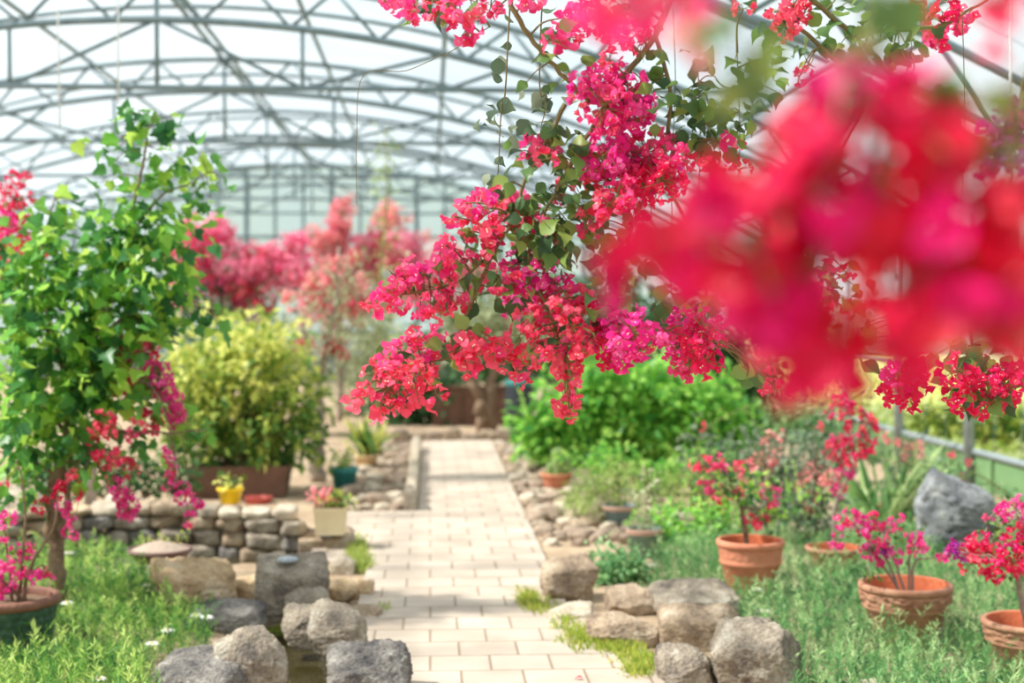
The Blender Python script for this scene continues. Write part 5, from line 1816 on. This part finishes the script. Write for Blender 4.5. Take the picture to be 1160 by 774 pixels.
lst = [
    # top left string
    (436, 2, 'pink', 's', .9), (455, 4, 'pink', 's'), (470, 12, 'pink', 's'), (488, 8, 'coral', 's', 1.1), (468, 20, 'pink', 's', .7), (500, 4, 'pink', 's', 1.1), (516, 10, 'pink', 's', 1.1), (510, 25, 'pink', 's'), (528, 34, 'pink', 's', 1.1), (532, 44, 'pink', 'g', .9), (540, 20, 'coral', 's'), (556, 6, 'pink', 's'), (560, 14, 'pink', 'g', 1), (540, 2, 'coral', 's', 1.1), (522, 22, 'coral', 's', .8), (590, -2, 'pink', 's'), (605, 0, 'pink', 's', .9),
    # top
    (632, 48, 'pink', 's', 1.1), (645, 42, 'coral', 'm', .8), (655, 25, 'magenta', 'm', .9), (668, 12, 'pink', 'm'), (684, 30, 'coral', 'm', .8), (700, 42, 'coral', 'm', .9), (715, 35, 'coral', 'm', .9), (728, 50, 'coral', 's'), (690, 68, 'coral', 'm', .7), (710, 10, 'pink', 'm'), (640, 20, 'pink', 's'), (730, 15, 'coral', 'm'),
    # cluster A
    (668, 100, 'magenta', 'l', .62), (690, 96, 'magenta', 'l', .75), (710, 110, 'magenta', 'l', .8), (682, 122, 'pink', 'l', .75), (704, 130, 'magenta', 'l', .7), (722, 122, 'magenta', 'l', .62), (660, 112, 'coral', 'm', .8), (724, 136, 'magenta', 'm', .7), (694, 145, 'magenta', 'm', .8),
    # cluster B
    (682, 178, 'magenta', 'l', .75), (705, 170, 'magenta', 'l', .6), (732, 172, 'pink', 'l', .7), (712, 192, 'magenta', 'l', .75), (738, 192, 'coral', 'l', .7), (690, 205, 'coral', 'l', .7), (672, 190, 'coral', 'm', .8), (755, 175, 'pink', 'm', .8), (768, 170, 'pink', 'm', .8), (750, 205, 'crimson', 'l', .7), (762, 195, 'magenta', 'm', .9), (700, 222, 'pink', 'm'), (690, 232, 'coral', 'm', .8), (722, 232, 'crimson', 'm', .8), (672, 250, 'coral', 'm', .8), (680, 240, 'pink', 's', 1), (728, 210, 'crimson', 'm'), (667, 262, 'pink', 's'),
    (772, 180, 'pink', 'm', .6), (790, 185, 'coral', 's', .9), (802, 184, 'coral', 's', .9), (816, 160, 'pink', 'g', 1.3), (836, 162, 'coral', 's', .7), (830, 184, 'coral', 's', .8), (812, 192, 'coral', 's', .8), (784, 176, 'coral', 's', .8), (845, 190, 'coral', 's', .7),
    (606, 165, 'pink', 's', 1), (618, 172, 'pink', 's', 1), (604, 180, 'pink', 's', .8), (640, 205, 'coral', 's', .9), (650, 195, 'salmon', 's', .9), (620, 180, 'coral', 's', .8), (632, 225, 'pink', 's', .8),
    # middle left
    (515, 245, 'coral', 's', .9), (530, 238, 'pink', 's', .8), (524, 230, 'pink', 'g', 1), (542, 230, 'pink', 's', .9), (552, 236, 'magenta', 's', .9), (562, 228, 'coral', 's', 1.1), (576, 238, 'coral', 's', 1.1), (540, 250, 'coral', 's'), (555, 258, 'coral', 's', 1.1), (570, 256, 'coral', 's'), (590, 275, 'coral', 's'), (600, 268, 'coral', 's'), (585, 232, 'pink', 's', .9), (602, 238, 'pink', 's', .8), (516, 252, 'pink', 'g', 1), (535, 262, 'coral', 's', .8), (562, 275, 'pink', 's', 1), (548, 285, 'coral', 's', .9), (628, 270, 'coral', 's', .8), (612, 255, 'pink', 's', .8), (525, 285, 'pink', 's', 1.0), (505, 278, 'pink', 's', .9),
    (578, 302, 'magenta', 'm', .8), (565, 318, 'pink', 'm', .8), (600, 325, 'magenta', 'm', .9), (618, 312, 'magenta', 'm', .8), (632, 322, 'magenta', 'm', .8), (580, 346, 'magenta', 'm', .7), (598, 342, 'magenta', 'm', .8), (615, 335, 'magenta', 'm', .7), (640, 330, 'pink', 'm', .7), (620, 300, 'magenta', 's', .9), (585, 320, 'coral', 's'), (550, 312, 'coral', 's'), (606, 292, 'pink', 's', .7),
    (622, 352, 'coral', 'm', .8), (640, 350, 'coral', 'm', .8), (656, 342, 'coral', 'm', .8), (600, 362, 'coral', 'm', .7), (632, 368, 'coral', 'm', .8), (650, 372, 'coral', 'm', .7), (588, 380, 'coral', 's', 1.1), (605, 380, 'coral', 'm', .7), (622, 388, 'coral', 'm', .7), (645, 390, 'pink', 'm', .6), (650, 410, 'coral', 'm', .7), (636, 405, 'coral', 's', 1), (610, 402, 'coral', 'm', .7), (598, 405, 'coral', 's', .9), (632, 420, 'coral', 's', 1), (648, 424, 'coral', 's', .8), (588, 422, 'coral', 's', .9), (590, 432, 'coral', 's', .7), (660, 358, 'coral', 's', 1), (668, 345, 'crimson', 's', 1), (660, 400, 'coral', 's', .9), (576, 396, 'coral', 's', 1), (560, 402, 'coral', 's', 1),
    # left branch
    (420, 345, 'coral', 's', .8), (432, 340, 'pink', 's', .9), (424, 352, 'pink', 'g', 1), (448, 320, 'pink', 's', .9), (440, 330, 'pink', 's', .8), (458, 312, 'pink', 's', .9), (470, 305, 'pink', 's', 1.1), (482, 312, 'magenta', 's', 1), (470, 322, 'coral', 's', 1.1), (486, 325, 'coral', 's', 1), (495, 306, 'pink', 's', 1), (505, 312, 'pink', 's', 1), (498, 285, 'pink', 's', .9), (510, 292, 'pink', 's', 1), (455, 345, 'pink', 's', .8), (475, 355, 'pink', 's', .8), (488, 345, 'pink', 'm', .7), (500, 340, 'pink', 'm', .7), (512, 345, 'pink', 'm', .7), (515, 330, 'coral', 's', 1.1), (500, 355, 'coral', 's', .9), (522, 318, 'coral', 's', .9), (525, 345, 'coral', 's', .8), (450, 350, 'coral', 's', .7),
    (462, 320, 'coral', 's', .8), (505, 325, 'coral', 's', 1),
    # lower left tip
    (398, 452, 'coral', 'g', 1.0), (401, 460, 'coral', 'g', .9), (412, 440, 'coral', 's', .7), (414, 450, 'coral', 's', .7), (422, 425, 'coral', 's', .9), (430, 412, 'coral', 's', .9), (440, 405, 'pink', 's', 1), (450, 395, 'pink', 's', 1.1), (462, 392, 'pink', 'm', .7), (482, 398, 'magenta', 's', 1.1), (486, 385, 'pink', 's', 1), (475, 380, 'coral', 's', .8), (442, 425, 'coral', 'm', .7), (458, 415, 'coral', 'm', .7), (472, 420, 'coral', 'm', .7), (432, 440, 'coral', 's', .9), (446, 442, 'coral', 's', 1), (460, 435, 'magenta', 's', 1.1), (474, 440, 'coral', 's', 1.1), (486, 430, 'coral', 's', .9), (430, 466, 'coral', 'g', 1), (436, 455, 'coral', 's', .8), (428, 472, 'coral', 'g', .9), (460, 462, 'coral', 'g', 1.2), (475, 457, 'coral', 'g', .9), (484, 466, 'coral', 'g', 1.0), (494, 448, 'coral', 's', .8), (466, 455, 'coral', 'g', .8), (490, 410, 'coral', 's', .9), (442, 462, 'coral', 's', .7),
    (520, 395, 'coral', 's', .9), (535, 390, 'coral', 's', 1.1), (545, 385, 'coral', 's', 1.1), (540, 402, 'coral', 's', 1), (530, 415, 'coral', 's', 1), (550, 405, 'coral', 's', .9), (575, 412, 'coral', 's', .9), (512, 385, 'pink', 's', .8), (565, 390, 'coral', 's', .8),
    # C and D
    (682, 372, 'pink', 'l', .68), (700, 365, 'magenta', 'l', .66), (718, 378, 'magenta', 'l', .68), (690, 390, 'crimson', 'l', .7), (710, 395, 'magenta', 'l', .66), (698, 408, 'crimson', 'm', .8), (732, 385, 'pink', 'm', .8), (672, 380, 'pink', 'm', .7), (725, 395, 'pink', 'm', .7),
    (775, 372, 'magenta', 'l', .62), (795, 370, 'pink', 'l', .62), (770, 390, 'magenta', 'l', .66), (792, 390, 'crimson', 'l', .7), (808, 382, 'crimson', 'm', .9), (782, 408, 'pink', 'l', .58), (800, 408, 'crimson', 'm', .9), (755, 375, 'pink', 's'), (745, 380, 'pink', 's', .8),
    (640, 450, 'coral', 's', 1.1), (648, 460, 'coral', 'm', .6), (652, 442, 'coral', 's', .7), (636, 462, 'coral', 's', .8), (645, 470, 'coral', 's', .7),
    # right, behind the blurred mass
    (868, 432, 'coral', 's', .9), (876, 438, 'coral', 's', .8), (872, 428, 'coral', 's', .7), (905, 20, 'coral', 'm', .8), (890, 30, 'coral', 'm', .7), (898, 8, 'coral', 'm', .7), (880, 12, 'coral', 's'), (912, 12, 'coral', 's'), (842, 10, 'coral', 's', .8),
    (1040, 14, 'crimson', 's', 1), (1052, 25, 'crimson', 's', 1), (1070, 15, 'crimson', 's', 1), (1085, 25, 'pink', 'm', .7), (1062, 48, 'crimson', 's', .9), (1092, 22, 'coral', 's'), (1060, 35, 'pink', 's'), (1075, 3, 'crimson', 's'),
    (905, 88, 'coral', 's', .7), (912, 82, 'coral', 's', .6), (922, 340, 'coral', 'm', .8), (908, 352, 'coral', 's'), (915, 360, 'coral', 's', .9), (938, 330, 'coral', 's', 1), (952, 345, 'coral', 's'), (960, 310, 'coral', 's', .9), (935, 305, 'coral', 's', .8),
    (1008, 446, 'crimson', 'm', .7), (1020, 440, 'crimson', 'm', .9), (1035, 430, 'crimson', 'm', .9), (1018, 425, 'magenta', 'm', .8), (1040, 415, 'crimson', 'm', .8), (1030, 450, 'crimson', 's'),
    (1085, 420, 'crimson', 'm', .9), (1090, 435, 'crimson', 'l', .6), (1110, 425, 'magenta', 'l', .6), (1125, 440, 'crimson', 'l', .6), (1100, 450, 'crimson', 'm', .9), (1135, 425, 'crimson', 'm', .9), (1145, 440, 'crimson', 'm', .8), (1115, 460, 'crimson', 'm', .8), (1090, 462, 'crimson', 's', .9), (1140, 455, 'crimson', 's'), (1150, 420, 'crimson', 's'),
]
fl(P, lst, D, .12)
# leaves of the hanging branch
for px, py, rx, ry, k_ in ((620, 60, 40, 50, 12), (600, 200, 40, 60, 26), (640, 240, 40, 50, 46), (620, 280, 50, 40, 40), (590, 250, 30, 40, 20), (540, 300, 40, 30, 22), (520, 385, 20, 20, 10), (700, 300, 40, 40, 18), (690, 320, 25, 40, 12), (690, 260, 20, 20, 10),
                           (735, 85, 14, 24, 8), (780, 110, 50, 50, 36), (800, 150, 50, 40, 26), (830, 110, 40, 60, 24), (640, 165, 30, 30, 18), (650, 360, 40, 40, 14), (740, 340, 30, 16, 8), (800, 335, 20, 26, 8), (970, 20, 50, 30, 26), (1000, 60, 40, 40, 16), (940, 40, 30, 30, 12), (1030, 60, 30, 40, 12),
                           (870, 90, 30, 40, 12), (930, 320, 60, 40, 46), (960, 390, 40, 40, 20), (1100, 400, 50, 24, 24), (1115, 445, 44, 20, 26), (900, 60, 30, 20, 6), (570, 330, 40, 30, 12), (600, 390, 40, 20, 8), (455, 420, 40, 30, 10), (480, 320, 40, 20, 10), (500, 10, 60, 12, 10), (850, 420, 20, 14, 6), (710, 440, 20, 10, 0), (870, 20, 30, 20, 8)):
    if k_:
        s = D / F
        P.blob(A(px, py), (rx * s, .1, ry * s), int(k_ * 1.15), T_HEART, .052, .3, .2, up=.2, droop=.7, toward=np.array([0, -.5, 0]))
P.done('twig', 'leaf_vine')

# thin trailing leafy shoots left of the main branch
for i, (lb, pts, ks) in enumerate((('thin trailing leafy shoot hanging from the roof left of the pink clusters', [(600, -40), (575, 60), (568, 120), (565, 180), (562, 225)], 26),
                                   ('longer thin trailing shoot close behind the pink clusters', [(640, -40), (612, 50), (618, 110), (612, 150)], 18))):
    dd = 4.1
    b = at(*pts[0], dd)
    b[2] = float(low(b[0]))
    P = Plant('trailing_shoot', lb, 'vine', b, 'thin trailing shoots', 210 + i)
    c = P.line([b] + [at(*p, dd) for p in pts[1:]], .003, .0012, 5, n=8)
    idx = P.g.integers(6, len(c), size=ks)
    P.leaves(c[idx] + P.g.normal(size=(ks, 3)) * [.03, .02, .01], T_HEART, .055, up=.2, droop=.8, toward=np.array([0, -.5, 0]))
    P.done('twig', 'leaf_grey')

# purple bougainvillea at the right edge
dd = 2.6
b = np.array([1.6, 3.0, 3.3])
P = Plant('hanging_bougainvillea', 'purple bougainvillea spray hanging at the right picture edge', 'bougainvillea branch', b, None, 220)
P.line([b, at(1180, 20, dd), at(1160, 100, dd), at(1150, 170, dd)], .006, .003)
fl(P, [(1135, 150, 'purple', 'm'), (1150, 165, 'purple', 'm'), (1128, 168, 'purple', 's'), (1155, 140, 'purple', 'm', .8), (1145, 185, 'purple', 'm', .8), (1120, 190, 'purple', 's', .8), (1158, 122, 'purple', 's')], dd, .06)
P.done('twig', 'leaf_vine')

# ================================================================== NEAR BRANCHES (far out of focus)
dn = .92
B = lambda px, py, dd=0.0: at(px, py, dn + dd)
near = [(965, 105), (1000, 125), (940, 130), (1035, 120), (1055, 145), (920, 150), (985, 150), (900, 165), (1010, 165), (960, 165),
        (790, 215), (765, 245), (735, 275), (722, 292), (755, 286), (780, 270), (740, 300), (770, 300), (810, 240), (820, 210), (850, 235), (835, 265), (805, 290), (860, 290), (880, 230), (895, 260), (920, 225), (870, 325), (900, 310), (845, 320), (880, 350), (910, 365), (855, 360), (930, 280), (950, 240), (960, 275), (985, 225), (1000, 255), (880, 200), (930, 195),
        (862, 385), (885, 395), (905, 405), (925, 415), (940, 420), (915, 390), (955, 405), (870, 370), (840, 345), (712, 305), (828, 300), (1000, 400), (1015, 415),
        (1020, 220), (1045, 245), (1070, 215), (1030, 285), (1060, 275), (1090, 250), (1110, 225), (1075, 310), (1100, 290), (1130, 250), (1150, 235), (1045, 325), (1090, 335), (1120, 310), (1145, 285), (1135, 335), (1110, 360), (1070, 365), (1040, 380), (1010, 345), (1150, 360), (1130, 390), (1090, 395), (1060, 400), (1158, 320), (1156, 270), (1160, 390), (1010, 310), (1080, 180), (1060, 170), (1040, 195), (980, 330), (1000, 380), (1030, 400), (950, 385), (1180, 300), (1180, 250), (1190, 360), (985, 290), (905, 380)]
gn = np.random.default_rng(77)
near = near + [(px + gn.normal() * 20, py + gn.normal() * 14) for px, py in near if px > 800 and 120 < py < 370]
for lb, part, b, seed, lines in (
        ('blurred crimson bougainvillea spray close to the camera, the one reaching left over the hanging branch', lambda x: x < 965, np.array([0.9, 2.0, float(bow(0.9)) - .01]), 230,
         [[(1010, -200, 1.3), (990, 40, 1.0), (960, 150, .93), (920, 220, .92), (860, 260, .92), (800, 272, .92), (740, 290, .92)], [(960, 150, .93), (930, 270, .92), (905, 360, .92), (925, 410, .92)], [(990, 40, 1.0), (970, 90, .93)]]),
        ('blurred deep red bougainvillea spray close to the camera, running out of the right picture edge', lambda x: x >= 965, np.array([1.2, 2.0, float(bow(1.2)) - .01]), 232,
         [[(1300, -150, 1.3), (1200, 60, .95), (1130, 210, .92), (1080, 280, .92), (1020, 340, .92)], [(1200, 60, .95), (1060, 150, .93), (1000, 130, .92)], [(1130, 210, .92), (1140, 300, .92), (1120, 390, .92)]])):
    P = Plant('hanging_bougainvillea', lb, 'bougainvillea branch', b, None, seed)
    for k_, ln in enumerate(lines):
        pts = [at(*q) for q in ln]
        P.line(([b] if k_ == 0 else []) + pts, .0035 if k_ == 0 else .0022, .0012)
    i_ = 0
    for px, py in near:
        if not part(px) or px > 1205 or (py > 310 and px < 835):
            continue
        u_ = P.g.uniform()
        tone = 'near_crimson' if u_ < .5 else ('near_coral' if u_ < .78 else 'near_magenta')
        if py < 185 and px < 1060:
            tone = 'near_magenta' if u_ < .55 else 'near_crimson'
        P.cluster(B(px, py, P.g.uniform(-.1, .12)), tone, 'g', 1.12, i_ % 2 == 0)
        i_ += 1
    if seed == 232:
        for px, py in ((1045, 35), (1080, 105), (1100, 120), (1118, 100), (1100, 150), (1075, 90), (1090, 170)):
            P.leaves([B(px, py, .0)], T_HEART, .045, up=.1, droop=.6, toward=np.array([0, -.7, 0]))
        P.leaves([B(1090, 300), B(1085, 320, .03)], T_HEART, .035, up=.2, droop=.5, toward=np.array([0, -.6, 0]))
    else:
        P.leaves([B(960, 60, .1), B(990, 8, .05), B(1010, 75), B(735, 262, .05)], T_HEART, .035, up=.2, droop=.5, toward=np.array([0, -.6, 0]))
    P.done('twig', 'leaf_vine')

b = np.array([0.75, 2.0, float(bow(.75)) - .01])
P = Plant('hanging_bougainvillea', 'blurred pink flowers and dark leaves close to the camera at the top', 'bougainvillea branch', b, None, 231)
P.line([b, at(840, -300, 1.2), B(800, -60), B(760, 0), B(700, 10)], .003, .0014)
P.line([B(800, -60), B(830, 20), B(845, 80)], .002, .0012)
P.line([B(800, -60), B(1000, -40), B(1130, 0)], .002, .0012)
for i, (px, py, tone) in enumerate(((700, 5, 'crimson'), (680, 0, 'pink'), (720, 20, 'crimson'), (690, 20, 'pink'), (712, 45, 'crimson') if False else (740, -5, 'crimson'), (765, 45, 'salmon'), (772, 20, 'pink'), (790, -5, 'coral'), (1135, 5, 'pink'), (1130, 40, 'crimson'), (1150, 15, 'crimson'), (1160, -10, 'pink'))):
    P.cluster(B(px, py, P.g.uniform(-.05, .1)), tone, 'g', .85, i % 2 == 0)
P.leaves([B(820, 15), B(840, 75), B(850, 60), B(835, 95), B(842, 110, .05), B(805, 30), B(860, 85, .05), B(990, -5)], T_HEART, .042, up=.1, droop=.6, toward=np.array([0, -.7, 0]))
P.done('twig', 'leaf_vine')
